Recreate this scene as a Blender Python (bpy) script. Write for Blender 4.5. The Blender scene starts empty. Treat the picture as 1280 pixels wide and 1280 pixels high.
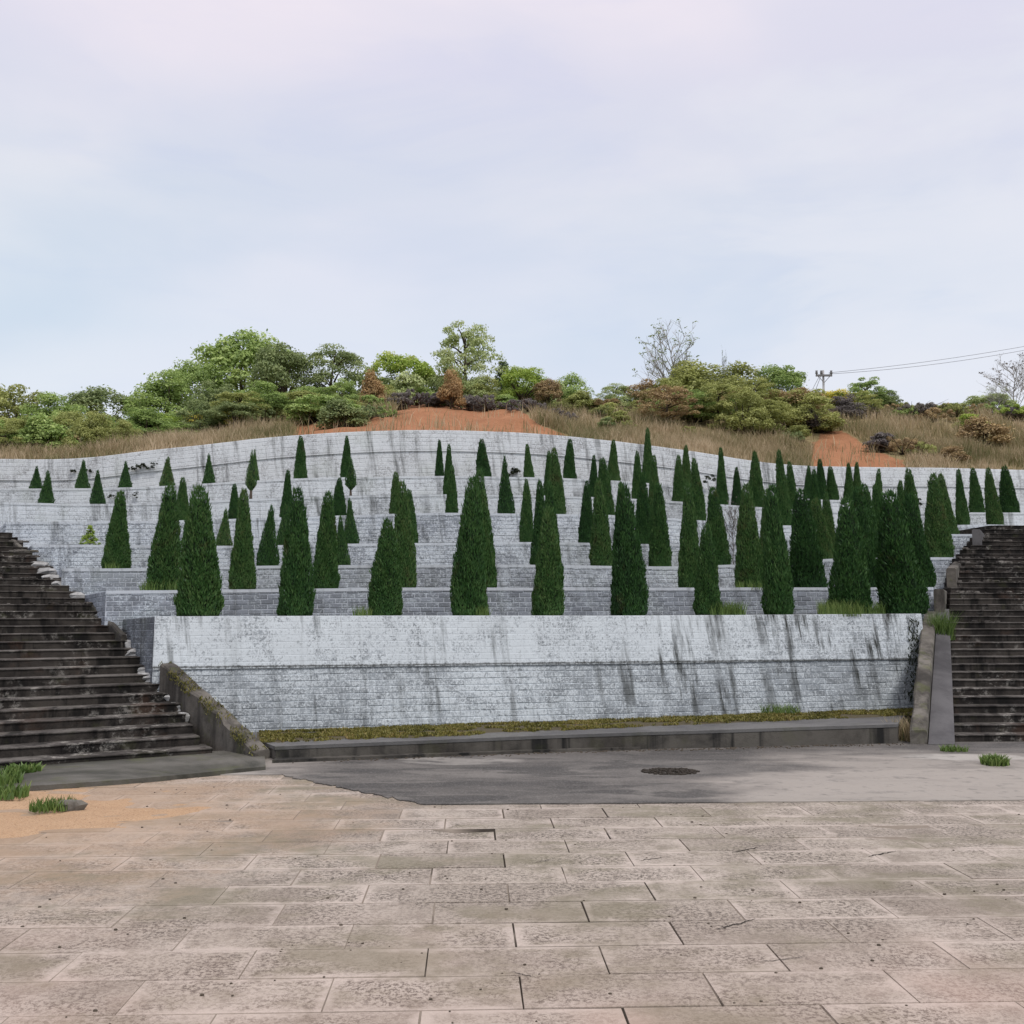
import bpy, math, random
import numpy as np
from mathutils import Vector, Matrix, noise as mnoise
random.seed(7); rng = np.random.default_rng(7)
C = bpy.context.scene.collection
SC = bpy.context.scene
R = math.radians

# ------------------------------------------------------------------ camera, sky, sun, exposure
EYE, FPX = 2.0, 1280.0                       # eye height in metres, focal length in photo pixels
PITCH = math.atan(125 / 1280)
cd = bpy.data.cameras.new('camera'); cam = bpy.data.objects.new('camera', cd); C.objects.link(cam)
cd.sensor_width = 36; cd.lens = 36; cd.clip_end = 6000; cd.clip_start = .05
cam.location = (0, 0, EYE); cam.rotation_euler = (math.pi / 2 + PITCH, 0, 0)
SC.camera = cam
SC.view_settings.view_transform = 'Standard'; SC.view_settings.look = 'None'
SC.view_settings.exposure = 0.4; SC.view_settings.gamma = 1; SC.view_settings.use_curve_mapping = False
SUN_EL, SUN_AZ = R(58), R(35)               # azimuth: clockwise from straight behind the viewer, to the viewer's right
sl = bpy.data.lights.new('sun', 'SUN'); so = bpy.data.objects.new('sun', sl); C.objects.link(so)
sl.energy = 1.5; sl.angle = R(12); sl.color = (1.0, .96, .9)
sdir = Vector((math.sin(SUN_AZ) * math.cos(SUN_EL), -math.cos(SUN_AZ) * math.cos(SUN_EL), math.sin(SUN_EL)))
so.rotation_euler = sdir.to_track_quat('Z', 'Y').to_euler()
so.location = (0, 0, 60)

W = bpy.data.worlds.new('World'); SC.world = W; W.use_nodes = True


class NT:
    """small helper for node graphs"""
    def __init__(s, tree):
        s.t = tree; s.N = tree.nodes; s.L = tree.links; s.N.clear()

    def n(s, typ, ins=None, **kw):
        nd = s.N.new(typ)
        for k, v in kw.items(): setattr(nd, k, v)
        for k, v in (ins or {}).items(): s.set(nd.inputs[k], v)
        return nd

    def set(s, sock, v):
        if isinstance(v, bpy.types.NodeSocket): s.L.new(v, sock)
        else:
            if isinstance(v, tuple) and len(v) == 3 and sock.type == 'RGBA': v = v + (1,)
            sock.default_value = v

    def math(s, op, a, b=0.0, c=0.0, clamp=False):
        nd = s.n('ShaderNodeMath', operation=op, use_clamp=clamp)
        s.set(nd.inputs[0], a); s.set(nd.inputs[1], b); s.set(nd.inputs[2], c)
        return nd.outputs[0]

    def vmul(s, v, k):
        nd = s.n('ShaderNodeVectorMath', operation='MULTIPLY'); s.set(nd.inputs[0], v); s.set(nd.inputs[1], k)
        return nd.outputs[0]

    def noise(s, vec, scale, detail=4, rough=.55, dist=0.0):
        nd = s.n('ShaderNodeTexNoise', {'Vector': vec, 'Scale': scale, 'Detail': detail, 'Roughness': rough, 'Distortion': dist})
        return nd.outputs['Fac']

    def step(s, v, lo, hi):
        nd = s.n('ShaderNodeMapRange', interpolation_type='SMOOTHSTEP')
        s.set(nd.inputs['Value'], v); s.set(nd.inputs['From Min'], lo); s.set(nd.inputs['From Max'], hi)
        return nd.outputs[0]

    def mix(s, f, a, b, blend='MIX'):
        nd = s.n('ShaderNodeMix', data_type='RGBA', blend_type=blend)
        s.set(nd.inputs[0], f); s.set(nd.inputs[6], a); s.set(nd.inputs[7], b)
        return nd.outputs[2]

    def ramp(s, f, stops):
        nd = s.n('ShaderNodeValToRGB', {'Fac': f}); cr = nd.color_ramp
        while len(cr.elements) < len(stops): cr.elements.new(.5)
        for e, (p, c) in zip(cr.elements, stops): e.position = p; e.color = c + (1,)
        return nd.outputs[0]

    def pos(s): return s.n('ShaderNodeNewGeometry').outputs['Position']

    def xyz(s, v):
        nd = s.n('ShaderNodeSeparateXYZ', {0: v}); return nd.outputs[0], nd.outputs[1], nd.outputs[2]

    def rand(s):
        a = s.n('ShaderNodeObjectInfo').outputs['Random']; b = s.n('ShaderNodeNewGeometry').outputs['Random Per Island']
        return s.math('FRACT', s.math('ADD', a, b))

    def attr(s, name): return s.n('ShaderNodeAttribute', attribute_name=name).outputs['Fac']

    def out(s, col, rough=.85, bump=None, bstr=.3, bdist=.01, spec=.3):
        p = s.n('ShaderNodeBsdfPrincipled'); s.set(p.inputs['Base Color'], col); s.set(p.inputs['Roughness'], rough)
        s.set(p.inputs['Specular IOR Level'], spec)
        if bump is not None:
            b = s.n('ShaderNodeBump', {'Strength': bstr, 'Distance': bdist, 'Height': bump}); s.L.new(b.outputs[0], p.inputs['Normal'])
        o = s.n('ShaderNodeOutputMaterial'); s.L.new(p.outputs[0], o.inputs[0])
        return p


# overcast sky: a thin Nishita sky behind a nearly closed cloud layer
w = NT(W.node_tree)
tc = w.n('ShaderNodeTexCoord').outputs['Generated']
sky = w.n('ShaderNodeTexSky', sky_type='NISHITA', sun_disc=False, sun_elevation=SUN_EL, sun_rotation=math.pi - SUN_AZ)
bg1 = w.n('ShaderNodeBackground', {'Color': sky.outputs[0], 'Strength': .12})
dx, dy, dz = w.xyz(tc)
cl = w.noise(w.vmul(tc, (1.2, 1.2, 3.4)), 1.5, 5, .5, .3)
veil = w.noise(w.vmul(tc, (.8, .8, 2.0)), 1.1, 2, .45)
base = w.ramp(dz, [(0.0, (.56, .61, .67)), (.14, (.53, .595, .66)), (.26, (.49, .57, .645)), (.38, (.535, .575, .65)), (.48, (.595, .585, .67)), (.60, (.64, .61, .69)), (.8, (.85, .83, .89)), (1, (1.12, 1.09, 1.14))])
cloud = w.mix(w.math('MULTIPLY', w.step(cl, .40, .64), .8), base, w.mix(1.0, base, (1.20, 1.12, 1.05), 'MULTIPLY'))
cloud = w.mix(w.math('MULTIPLY', w.step(veil, .42, .72), .55), cloud, w.mix(1.0, cloud, (1.08, .995, 1.06), 'MULTIPLY'))
wisp = w.noise(w.vmul(tc, (1.6, 1.6, 6.0)), 2.2, 6, .6, .5)
cloud = w.mix(w.math('MULTIPLY', w.step(wisp, .50, .70), .35), cloud, w.mix(1.0, cloud, (.86, .90, .99), 'MULTIPLY'))
bank = w.math('MULTIPLY', w.math('MULTIPLY', w.step(dx, .0, .30), w.step(dz, .08, .2)), w.step(w.math('ADD', w.noise(w.vmul(tc, (1.5, 1.5, 5.0)), 2.0, 5, .6, .4), w.math('MULTIPLY', dz, -.25)), .34, .5))
cloud = w.mix(w.math('MULTIPLY', bank, .45), cloud, (.66, .665, .70))
bg2 = w.n('ShaderNodeBackground', {'Color': cloud, 'Strength': 1.0})
mx = w.n('ShaderNodeMixShader', {0: .9}); w.L.new(bg1.outputs[0], mx.inputs[1]); w.L.new(bg2.outputs[0], mx.inputs[2])
wo = w.n('ShaderNodeOutputWorld'); w.L.new(mx.outputs[0], wo.inputs[0])


# ------------------------------------------------------------------ measuring helpers (surveying the place from the photo's eye point)
def rdir(px, py):
    u, v = (px - 640) / FPX, (640 - py) / FPX
    c, s = math.cos(PITCH), math.sin(PITCH)
    y = c - v * s
    return u / y, 1.0, (s + v * c) / y


def at(px, py, d):
    x, _, z = rdir(px, py); return Vector((x * d, d, EYE + z * d))


def G(px, py, z=0.0):
    x, _, k = rdir(px, py); d = (z - EYE) / k; return Vector((x * d, d, z))


PXG = np.arange(-900, 2200, 4.0)


def curve(tbl, width=70):
    xs, ys = zip(*tbl); v = np.interp(PXG, xs, ys); h = int(width / 4)
    k = np.hanning(2 * h + 3); k /= k.sum()
    v = np.convolve(np.pad(v, h + 1, mode='edge'), k, mode='valid')
    return lambda px: float(np.interp(px, PXG, v))


PY = {
    1: curve([(194, 770.5), (500, 769.5), (800, 769.5), (960, 768.5), (1150, 767)]),
    2: curve([(133, 739), (330, 737), (500, 735), (900, 735), (1166, 734.5)]),
    3: curve([(60, 711), (180, 711), (330, 707.5), (640, 706), (840, 709), (950, 705), (1040, 698), (1190, 697)]),
    4: curve([(47, 681), (300, 683), (439, 680), (650, 678), (733, 678.5), (803, 681), (880, 680), (950, 675), (1040, 669), (1215, 668)]),
    5: curve([(11, 653), (229, 651), (358, 647), (424, 645), (496, 642.5), (565, 641), (633, 642.5), (757, 643.7), (817, 646), (873, 651), (978, 658), (1254, 656)]),
    6: curve([(0, 628), (122, 631), (200, 629), (315, 624), (438, 620), (560, 618), (700, 620), (800, 624), (903, 631), (944, 634), (1000, 638), (1100, 641), (1280, 641)]),
    7: curve([(0, 611), (103, 611), (156, 610), (209, 608), (261, 604.5), (318, 601), (376, 598), (433, 597), (549, 595), (661, 597), (712, 598), (766, 601), (808, 603), (860, 610), (940, 619), (1010, 624), (1040, 626), (1280, 628)]),
    8: curve([(0, 574), (80, 575), (140, 570), (170, 565), (260, 556), (330, 547.5), (420, 541), (500, 538), (560, 538), (650, 541), (705, 545), (770, 552), (835, 560), (890, 568), (940, 577), (1000, 583), (1100, 584.5), (1180, 585), (1280, 588)], 50),
}
D7 = curve([(-300, 29), (0, 27.5), (192, 27), (512, 27.6), (832, 28.8), (1152, 31), (1280, 32), (1600, 35)], 300)
FR = {1: 0, 2: .2, 3: .38, 4: .54, 5: .70, 6: .85, 7: 1.0}


def D(k, px):
    d1 = 17.7 / (1 - .229 * (min(max(px, 0), 1300) - 640) / 1280)
    d7 = D7(px)
    return d7 + 1.9 if k == 8 else d1 + (d7 - d1) * FR[k]


def top(k, px): return at(px, PY[k](px), D(k, px))


# ------------------------------------------------------------------ object helpers
def tag(o, label=None, cat=None, group=None, kind=None):
    if label: o['label'] = label
    if cat: o['category'] = cat
    if group: o['group'] = group
    if kind: o['kind'] = kind
    return o


def empty(name, loc, label=None, cat=None, group=None):
    o = bpy.data.objects.new(name, None); C.objects.link(o); o.location = loc; o.empty_display_size = .2
    return tag(o, label, cat, group)


def link(name, me, mat=None, parent=None, M=None):
    o = bpy.data.objects.new(name, me); C.objects.link(o)
    if mat is not None and not me.materials: me.materials.append(mat)
    if parent is not None:
        o.parent = parent
    if M is not None: o.matrix_basis = M
    return o


def mesh(name, V, F, smooth=False, mats=None, idx=None, rnd=None, attrs=None):
    """V: (n,3), F: (m,3) or (m,4) array, or a list of lists"""
    me = bpy.data.meshes.new(name)
    V = np.asarray(V, dtype=np.float32)
    if isinstance(F, np.ndarray):
        m, k = F.shape
        me.vertices.add(len(V)); me.vertices.foreach_set('co', V.ravel())
        me.loops.add(m * k); me.loops.foreach_set('vertex_index', F.astype(np.int32).ravel())
        me.polygons.add(m); me.polygons.foreach_set('loop_start', np.arange(0, m * k, k, dtype=np.int32))
        try: me.polygons.foreach_set('loop_total', np.full(m, k, dtype=np.int32))
        except Exception: pass
        me.update(calc_edges=True)
    else:
        me.from_pydata(V.tolist(), [], F)
    if smooth: me.polygons.foreach_set('use_smooth', np.ones(len(me.polygons), dtype=bool))
    if mats:
        for m_ in mats: me.materials.append(m_)
    if idx is not None: me.polygons.foreach_set('material_index', np.asarray(idx, dtype=np.int32))
    if rnd is not None:
        a = me.attributes.new('rnd', 'FLOAT', 'POINT'); a.data.foreach_set('value', np.asarray(rnd, dtype=np.float32))
    for nm, vals in (attrs or {}).items():
        a = me.attributes.new(nm, 'FLOAT', 'POINT'); a.data.foreach_set('value', np.asarray(vals, dtype=np.float32))
    me.update(); return me


class MB:
    def __init__(s): s.v = []; s.f = []; s.i = []

    def add(s, vs, fs, mi=0):
        b = len(s.v); s.v += [tuple(p) for p in vs]
        s.f += [[q + b for q in f] for f in fs]; s.i += [mi] * len(fs)

    def prism(s, poly, z0, z1, mi=0):
        n = len(poly)
        f0 = z0 if callable(z0) else (lambda p: z0); f1 = z1 if callable(z1) else (lambda p: z1)
        vs = [(p[0], p[1], f0(p)) for p in poly] + [(p[0], p[1], f1(p)) for p in poly]
        fs = [[i, (i + 1) % n, n + (i + 1) % n, n + i] for i in range(n)] + [list(range(n, 2 * n)), list(range(n - 1, -1, -1))]
        s.add(vs, fs, mi)

    def tube(s, path, radii, sides=6, mi=0):
        path = [Vector(p) for p in path]; rings = []
        for i, p in enumerate(path):
            t = (path[min(i + 1, len(path) - 1)] - path[max(i - 1, 0)]).normalized()
            a = t.orthogonal().normalized() if i == 0 else (rings[-1][1] - t * rings[-1][1].dot(t)).normalized()
            b = t.cross(a); r = radii[i]
            rings.append(([p + (a * math.cos(2 * math.pi * j / sides) + b * math.sin(2 * math.pi * j / sides)) * r for j in range(sides)], a))
        vs = [q for rg, _ in rings for q in rg]; fs = []
        for i in range(len(path) - 1):
            for j in range(sides):
                k = (j + 1) % sides
                fs.append([i * sides + j, i * sides + k, (i + 1) * sides + k, (i + 1) * sides + j])
        fs.append(list(range(sides - 1, -1, -1))); fs.append([(len(path) - 1) * sides + j for j in range(sides)])
        s.add(vs, fs, mi)

    def mesh(s, name, mats=None, smooth=False):
        return mesh(name, s.v, s.f, smooth, mats, s.i)


def nz(x, y, z=0.0): return mnoise.noise(Vector((x, y, z)))


def fbm(x, y, z=0.0, o=4):
    a, t = .5, 0.0
    for _ in range(o): t += a * mnoise.noise(Vector((x, y, z))); x *= 2.1; y *= 2.1; z *= 2.1; a *= .5
    return t


# ------------------------------------------------------------------ materials
def newmat(name):
    m = bpy.data.materials.new(name); m.use_nodes = True
    return m, NT(m.node_tree)


def wall_mat(name, white, brick, limew, streak=.5, green=.0, joint=None, split=None):
    """limewashed brick; 'white' 0..1 is how much lime is left.  With joint a colour, the pointing material of the same wall."""
    m, t = newmat(name); P = t.pos(); x, y, z = t.xyz(P)
    big = t.noise(P, .55, 3, .5); mid = t.noise(P, 2.6, 5, .62); fine = t.noise(P, 17, 4, .75); grit = t.noise(P, 70, 2, .7)
    lv = t.math('ADD', t.math('MULTIPLY', big, .7), t.math('ADD', t.math('MULTIPLY', mid, .8), t.math('MULTIPLY', fine, 1.1)))
    lv = t.math('ADD', lv, t.math('MULTIPLY', t.math('SUBTRACT', t.noise(P, 34, 3, .7), .5), .7))
    lv = t.math('ADD', lv, t.math('MULTIPLY', t.math('SUBTRACT', grit, .5), .5))
    if split is not None:      # the lower lift has lost more of its lime
        zz = t.math('SUBTRACT', z, split); below = t.step(zz, .03, -.03)
        lv = t.math('SUBTRACT', lv, t.math('MULTIPLY', below, .17))
        lv = t.math('SUBTRACT', lv, t.math('MULTIPLY', t.step(x, 2.0, 8.0), .10))
    th = 1.3 + (.5 - white) * .75
    msk = t.step(lv, th - .22, th + .24)
    r = t.rand()
    if joint is None:
        bc = t.mix(r, tuple(c * .72 for c in brick), tuple(min(1, c * 1.3) for c in brick))
    else:
        bc = joint
    bc = t.mix(t.math('MULTIPLY', fine, .5), bc, (.13, .135, .14))
    wc = t.mix(t.noise(P, 1.3, 3, .6), limew, tuple(c * .82 for c in limew))
    col = t.mix(msk, bc, wc)
    # rain-borne dirt running down the face
    sk = t.math('ADD', x, t.math('MULTIPLY', z, .12))
    cb = t.n('ShaderNodeCombineXYZ', {0: sk, 1: y, 2: z}).outputs[0]
    s1 = t.noise(t.vmul(cb, (4.2, 2.2, .35)), 1.0, 5, .66); s2 = t.noise(P, .6, 3, .6)
    s3 = t.noise(t.vmul(cb, (13, 7, 1.6)), 1.0, 4, .7)
    sm = t.math('MULTIPLY', t.step(t.math('ADD', s1, t.math('MULTIPLY', s3, .35)), .66, .86), t.step(s2, .32, .6))
    if split is not None:
        sm = t.math('MULTIPLY', sm, t.math('ADD', .55, t.math('MULTIPLY', t.step(x, .5, 6.5), .75)))
        ln = t.step(t.math('ADD', t.math('ABSOLUTE', t.math('ADD', zz, -.01)), t.math('MULTIPLY', t.math('SUBTRACT', fine, .5), .05)), .028, .0)
        col = t.mix(t.math('MULTIPLY', ln, .85), col, (.035, .035, .03))
    sm = t.math('MULTIPLY', sm, t.math('ADD', .35, t.math('MULTIPLY', fine, 1.1)))
    col = t.mix(t.math('MULTIPLY', sm, streak, clamp=True), col, (.045, .048, .045))
    sp = t.step(t.math('ADD', fine, t.math('MULTIPLY', mid, .6)), .93, 1.08)
    col = t.mix(t.math('MULTIPLY', sp, .45), col, (.06, .065, .06))
    if green:
        gm = t.math('MULTIPLY', t.step(t.noise(P, .9, 3, .6), .52, .72), green)
        col = t.mix(gm, col, (.25, .30, .20))
    t.out(col, .9, t.math('ADD', fine, t.math('MULTIPLY', grit, .5)), .35, .006, .2)
    return m


def concrete_mat(name, c0, c1, dark, scale=1.0, damp=.5, rough=.85, moss=0.0, streaks=0.0):
    m, t = newmat(name); P = t.pos(); x, y, z = t.xyz(P)
    a = t.noise(P, .8 * scale, 5, .6, .4); b = t.noise(P, 5 * scale, 5, .7); c = t.noise(P, 45, 3, .7)
    col = t.mix(t.step(t.math('ADD', a, t.math('MULTIPLY', b, .4)), .5, .85), c0, c1)
    col = t.mix(t.math('MULTIPLY', t.step(t.noise(P, .6 * scale, 6, .68, .6), .48, .66), damp), col, dark)
    if streaks:
        s1 = t.noise(t.vmul(P, (2.2, 2.2, .12)), 1.0, 5, .65)
        col = t.mix(t.math('MULTIPLY', t.step(s1, .5, .62), streaks), col, dark)
        col = t.mix(t.math('MULTIPLY', t.step(s1, .42, .34), .5 * streaks), col, c1)
    col = t.mix(t.math('MULTIPLY', t.step(b, .55, .8), .5), col, tuple(k * .45 for k in c0))
    if moss:
        col = t.mix(t.math('MULTIPLY', t.step(t.noise(P, 2.1, 5, .7), .52, .66), moss), col, (.075, .085, .025))
    t.out(col, rough, t.math('ADD', b, c), .45, .012, .3)
    return m


def leaf_mat(name, stops, hue=.25, trans=.25, dead=0.0):
    m, t = newmat(name); r = t.attr('rnd'); P = t.pos()
    o = t.n('ShaderNodeObjectInfo').outputs['Random']
    f = t.math('ADD', t.math('MULTIPLY', r, 1 - hue), t.math('MULTIPLY', o, hue))
    f = t.math('ADD', f, t.math('MULTIPLY', t.math('SUBTRACT', t.noise(P, .9, 3, .6), .5), .5))
    n = len(stops); col = t.ramp(f, [(i / (n - 1), s) for i, s in enumerate(stops)])
    if dead: col = t.mix(t.math('MULTIPLY', t.step(t.noise(P, 2.2, 4, .65), .60, .70), dead), col, (.085, .065, .025))
    d = t.n('ShaderNodeBsdfDiffuse', {'Color': col}); tr = t.n('ShaderNodeBsdfTranslucent', {'Color': col})
    mx = t.n('ShaderNodeMixShader', {0: trans}); t.L.new(d.outputs[0], mx.inputs[1]); t.L.new(tr.outputs[0], mx.inputs[2])
    gl = t.n('ShaderNodeBsdfGlossy', {'Color': (1, 1, 1, 1), 'Roughness': .5}); m2 = t.n('ShaderNodeMixShader', {0: .02})
    t.L.new(mx.outputs[0], m2.inputs[1]); t.L.new(gl.outputs[0], m2.inputs[2])
    ou = t.n('ShaderNodeOutputMaterial'); t.L.new(m2.outputs[0], ou.inputs[0])
    return m


def flat_mat(name, c, c2=None, scale=6, rough=.85):
    m, t = newmat(name); P = t.pos()
    t.out(t.mix(t.noise(P, scale, 5, .65), c, c2 or tuple(k * .5 for k in c)), rough, t.noise(P, scale * 8, 3), .3, .01)
    return m


M_bark = flat_mat('bark', (.10, .075, .055), (.05, .04, .03), 9)
M_barkpale = flat_mat('pale_bark', (.40, .38, .36), (.24, .23, .22), 9)
M_cyp = leaf_mat('cypress_foliage', [(.009, .032, .009), (.022, .070, .017), (.044, .112, .026), (.085, .155, .045), (.13, .14, .05)], .42, .18, .45)
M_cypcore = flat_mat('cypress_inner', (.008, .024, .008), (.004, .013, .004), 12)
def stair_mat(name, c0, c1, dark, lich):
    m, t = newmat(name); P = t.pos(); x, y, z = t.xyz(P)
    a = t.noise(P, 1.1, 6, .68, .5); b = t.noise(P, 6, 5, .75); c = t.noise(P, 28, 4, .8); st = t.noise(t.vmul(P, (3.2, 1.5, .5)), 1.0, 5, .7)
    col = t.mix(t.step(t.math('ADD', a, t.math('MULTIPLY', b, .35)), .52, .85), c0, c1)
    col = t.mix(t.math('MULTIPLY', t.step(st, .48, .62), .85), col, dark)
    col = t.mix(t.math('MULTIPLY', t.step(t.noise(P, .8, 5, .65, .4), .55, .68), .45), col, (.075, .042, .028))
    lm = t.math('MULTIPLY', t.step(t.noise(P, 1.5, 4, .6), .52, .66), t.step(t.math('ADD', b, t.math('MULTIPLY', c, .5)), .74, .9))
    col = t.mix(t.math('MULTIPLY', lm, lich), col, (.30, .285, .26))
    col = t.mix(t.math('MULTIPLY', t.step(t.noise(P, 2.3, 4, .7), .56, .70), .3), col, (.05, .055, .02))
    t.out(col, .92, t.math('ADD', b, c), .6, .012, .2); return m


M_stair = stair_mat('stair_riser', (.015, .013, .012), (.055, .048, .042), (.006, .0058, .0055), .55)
M_tread = stair_mat('stair_tread', (.034, .030, .027), (.125, .115, .105), (.012, .011, .010), .8)  # paler copy of the riser: wear, plus skylight on the tops put into colour
M_pale = concrete_mat('broken_plaster', (.27, .27, .265), (.44, .44, .435), (.10, .097, .09), 4, .7)
M_para = concrete_mat('parapet_concrete', (.06, .053, .046), (.15, .138, .12), (.018, .016, .014), 1.5, .8, .9, .45, .6)
M_ramp = concrete_mat('ramp_concrete', (.06, .058, .061), (.10, .097, .10), (.024, .023, .024), 1.2, .5)
M_stage = concrete_mat('platform_concrete', (.034, .030, .025), (.10, .092, .08), (.008, .008, .008), 1.0, .85, .8, .12, .95)
M_stagetop = concrete_mat('platform_top', (.075, .074, .075), (.125, .123, .12), (.028, .028, .028), 1.0, .6, .7, .15)
M_land = concrete_mat('landing_concrete', (.066, .063, .052), (.12, .114, .10), (.022, .023, .016), .8, .8, .75, .35)
M_soilt = flat_mat('terrace_soil', (.10, .075, .045), (.05, .055, .025), 4)
M_weed = leaf_mat('weed_leaves', [(.055, .10, .022), (.115, .185, .045), (.23, .29, .09)], .2)
M_moss = leaf_mat('moss_blades', [(.04, .042, .01), (.13, .125, .025), (.22, .195, .05), (.25, .165, .07)], 0, .2)
M_dry = leaf_mat('dry_grass', [(.13, .15, .05), (.26, .225, .11), (.44, .345, .215), (.58, .47, .32)], 0, .35)
M_dark = leaf_mat('dark_weed', [(.012, .016, .010), (.03, .04, .02), (.05, .06, .03)], .2)
GREENS = {
    'green': leaf_mat('leaves_green', [(0.101, 0.151, 0.049), (0.221, 0.321, 0.091), (0.385, 0.499, 0.160), (0.624, 0.712, 0.292)], .2, .35),
    'dark': leaf_mat('leaves_dark', [(0.083, 0.116, 0.055), (0.174, 0.232, 0.091), (0.312, 0.375, 0.160), (0.514, 0.570, 0.277)], .2, .35),
    'olive': leaf_mat('leaves_olive', [(0.137, 0.156, 0.051), (0.275, 0.303, 0.096), (0.421, 0.450, 0.154), (0.613, 0.623, 0.255)], .2, .35),
    'bright': leaf_mat('leaves_bright', [(0.129, 0.198, 0.030), (0.257, 0.374, 0.059), (0.412, 0.514, 0.108), (0.565, 0.576, 0.196)], .2, .35),
    'pale': leaf_mat('leaves_pale', [(0.172, 0.216, 0.081), (0.317, 0.392, 0.154), (0.489, 0.556, 0.257), (0.533, 0.562, 0.390)], .2, .35),
    'yellow': leaf_mat('leaves_yellow', [(0.294, 0.268, 0.042), (0.551, 0.481, 0.077), (0.740, 0.642, 0.125), (0.740, 0.740, 0.208)], .2, .35),
    'orange': leaf_mat('leaves_orange', [(.22, .14, .06), (.36, .23, .10), (.47, .32, .155), (.54, .42, .22)], .2, .3),
    'purple': leaf_mat('brush_purple', [(.10, .085, .095), (.16, .14, .14), (.22, .20, .185), (.27, .26, .19)], .2),
    'brown': leaf_mat('brush_brown', [(0.166, 0.116, 0.064), (0.312, 0.223, 0.119), (0.478, 0.356, 0.180), (0.551, 0.481, 0.222)], .2),
    'pine': leaf_mat('leaves_pine', [(0.046, 0.081, 0.042), (0.101, 0.151, 0.077), (0.184, 0.250, 0.125)], .2),
}

# paving granite: warm grey with dark specks, red-orange soil trodden in towards the earth heap
m, t = newmat('granite_slab'); P = t.pos(); x, y, z = t.xyz(P); r = t.n('ShaderNodeObjectInfo').outputs['Random']
a = t.noise(P, .7, 5, .6, .5); b = t.noise(P, 4.5, 5, .7); c = t.noise(P, 30, 5, .85); e = t.noise(P, 80, 2, .7)
col = t.mix(r, (.30, .258, .215), (.385, .335, .283))
gc = t.n('ShaderNodeTexCoord').outputs['Generated']; ga, gb, _g = t.xyz(gc)
ed = t.math('MINIMUM', t.math('MULTIPLY', t.math('SUBTRACT', .5, t.math('ABSOLUTE', t.math('SUBTRACT', ga, .5))), 2.1), t.math('SUBTRACT', .5, t.math('ABSOLUTE', t.math('SUBTRACT', gb, .5))))
ed = t.step(t.math('ADD', ed, t.math('MULTIPLY', t.math('SUBTRACT', b, .5), .35)), .16, .02)
den = t.step(t.noise(t.vmul(P, (.7, 1.1, 1)), 1.5, 5, .65), .36, .62)
col = t.mix(t.math('MULTIPLY', t.step(a, .42, .62), .6), col, (.43, .375, .325))
col = t.mix(t.math('MULTIPLY', t.step(b, .46, .70), .75), col, (.20, .168, .138))
col = t.mix(t.math('MULTIPLY', t.step(c, .47, .56), t.math('ADD', .35, t.math('MULTIPLY', den, .65))), col, (.062, .049, .038))
dmp = t.noise(P, .42, 6, .68, .8)
col = t.mix(t.math('MULTIPLY', t.step(dmp, .50, .64), .5), col, (.15, .122, .095))
col = t.mix(t.math('MULTIPLY', t.step(dmp, .44, .36), .35), col, (.47, .41, .355))
col = t.mix(t.math('MULTIPLY', t.step(e, .57, .68), .35), col, (.55, .49, .44))
col = t.mix(t.math('MULTIPLY', ed, t.math('MULTIPLY', t.step(t.math('ADD', a, t.math('MULTIPLY', r, .25)), .48, .72), .7)), col, (.47, .405, .355))
yb = t.math('ADD', t.math('MULTIPLY', t.noise(t.vmul(P, (.6, 1.0, 1)), 1.1, 5, .65), 1.0), t.math('MULTIPLY', b, .15))
col = t.mix(t.math('MULTIPLY', t.step(yb, .54, .72), .7), col, (.165, .148, .098))
pk = t.step(t.noise(P, .55, 3, .6), .5, .7)
col = t.mix(t.math('MULTIPLY', t.math('ADD', .25, t.math('MULTIPLY', pk, .5)), t.step(y, 8.0, 3.8)), col, (.44, .31, .255))
ds = t.math('SQRT', t.math('ADD', t.math('POWER', t.math('MULTIPLY', t.math('ADD', x, 5.6), .33), 2.0), t.math('POWER', t.math('MULTIPLY', t.math('ADD', y, -10.2), .42), 2.0)))
om = t.step(t.math('ADD', ds, t.math('MULTIPLY', t.math('SUBTRACT', t.math('ADD', a, b), 1.0), 1.4)), 1.75, .5)
col = t.mix(t.math('MULTIPLY', om, .62), col, t.mix(c, (.25, .155, .09), (.45, .315, .205)))
t.out(col, t.math('ADD', .6, t.math('MULTIPLY', b, .3)), t.math('ADD', c, t.math('MULTIPLY', b, .5)), .5, .006, .35)
M_slab = m
m, t = newmat('joint_dirt_and_shade'); P = t.pos(); x, y, z = t.xyz(P)
nj = t.noise(P, 1.5, 5, .65); xs = t.math('ADD', x, t.math('MULTIPLY', t.math('SUBTRACT', nj, .5), 1.6))
blk = t.math('MULTIPLY', t.math('MULTIPLY', t.step(xs, -.9, -.3), t.step(xs, 2.0, 1.2)), t.step(t.noise(P, 1.1, 3, .6), .36, .52))  # middle joints blackened: shade of the gaping joints put into the dirt colour
col = t.mix(nj, (.28, .24, .20), (.17, .142, .115)); col = t.mix(t.math('MULTIPLY', blk, .92), col, (.022, .018, .014))
t.out(col, .95, t.noise(P, 40, 3), .4, .01, .05); M_joint = m
m, t = newmat('orange_earth'); P = t.pos()
col = t.mix(t.noise(P, 3, 5, .7), (.33, .21, .125), (.47, .32, .20)); col = t.mix(t.math('MULTIPLY', t.step(t.noise(P, 45, 4, .8), .52, .64), .8), col, (.20, .12, .07))
col = t.mix(t.math('MULTIPLY', t.step(t.noise(P, 110, 2, .7), .56, .68), .7), col, (.58, .46, .34))
t.out(col, .95, t.noise(P, 60, 4, .8), .6, .012, .1); M_sand = m
M_ground = flat_mat('earth', (.20, .15, .09), (.10, .10, .05), .6)

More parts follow.
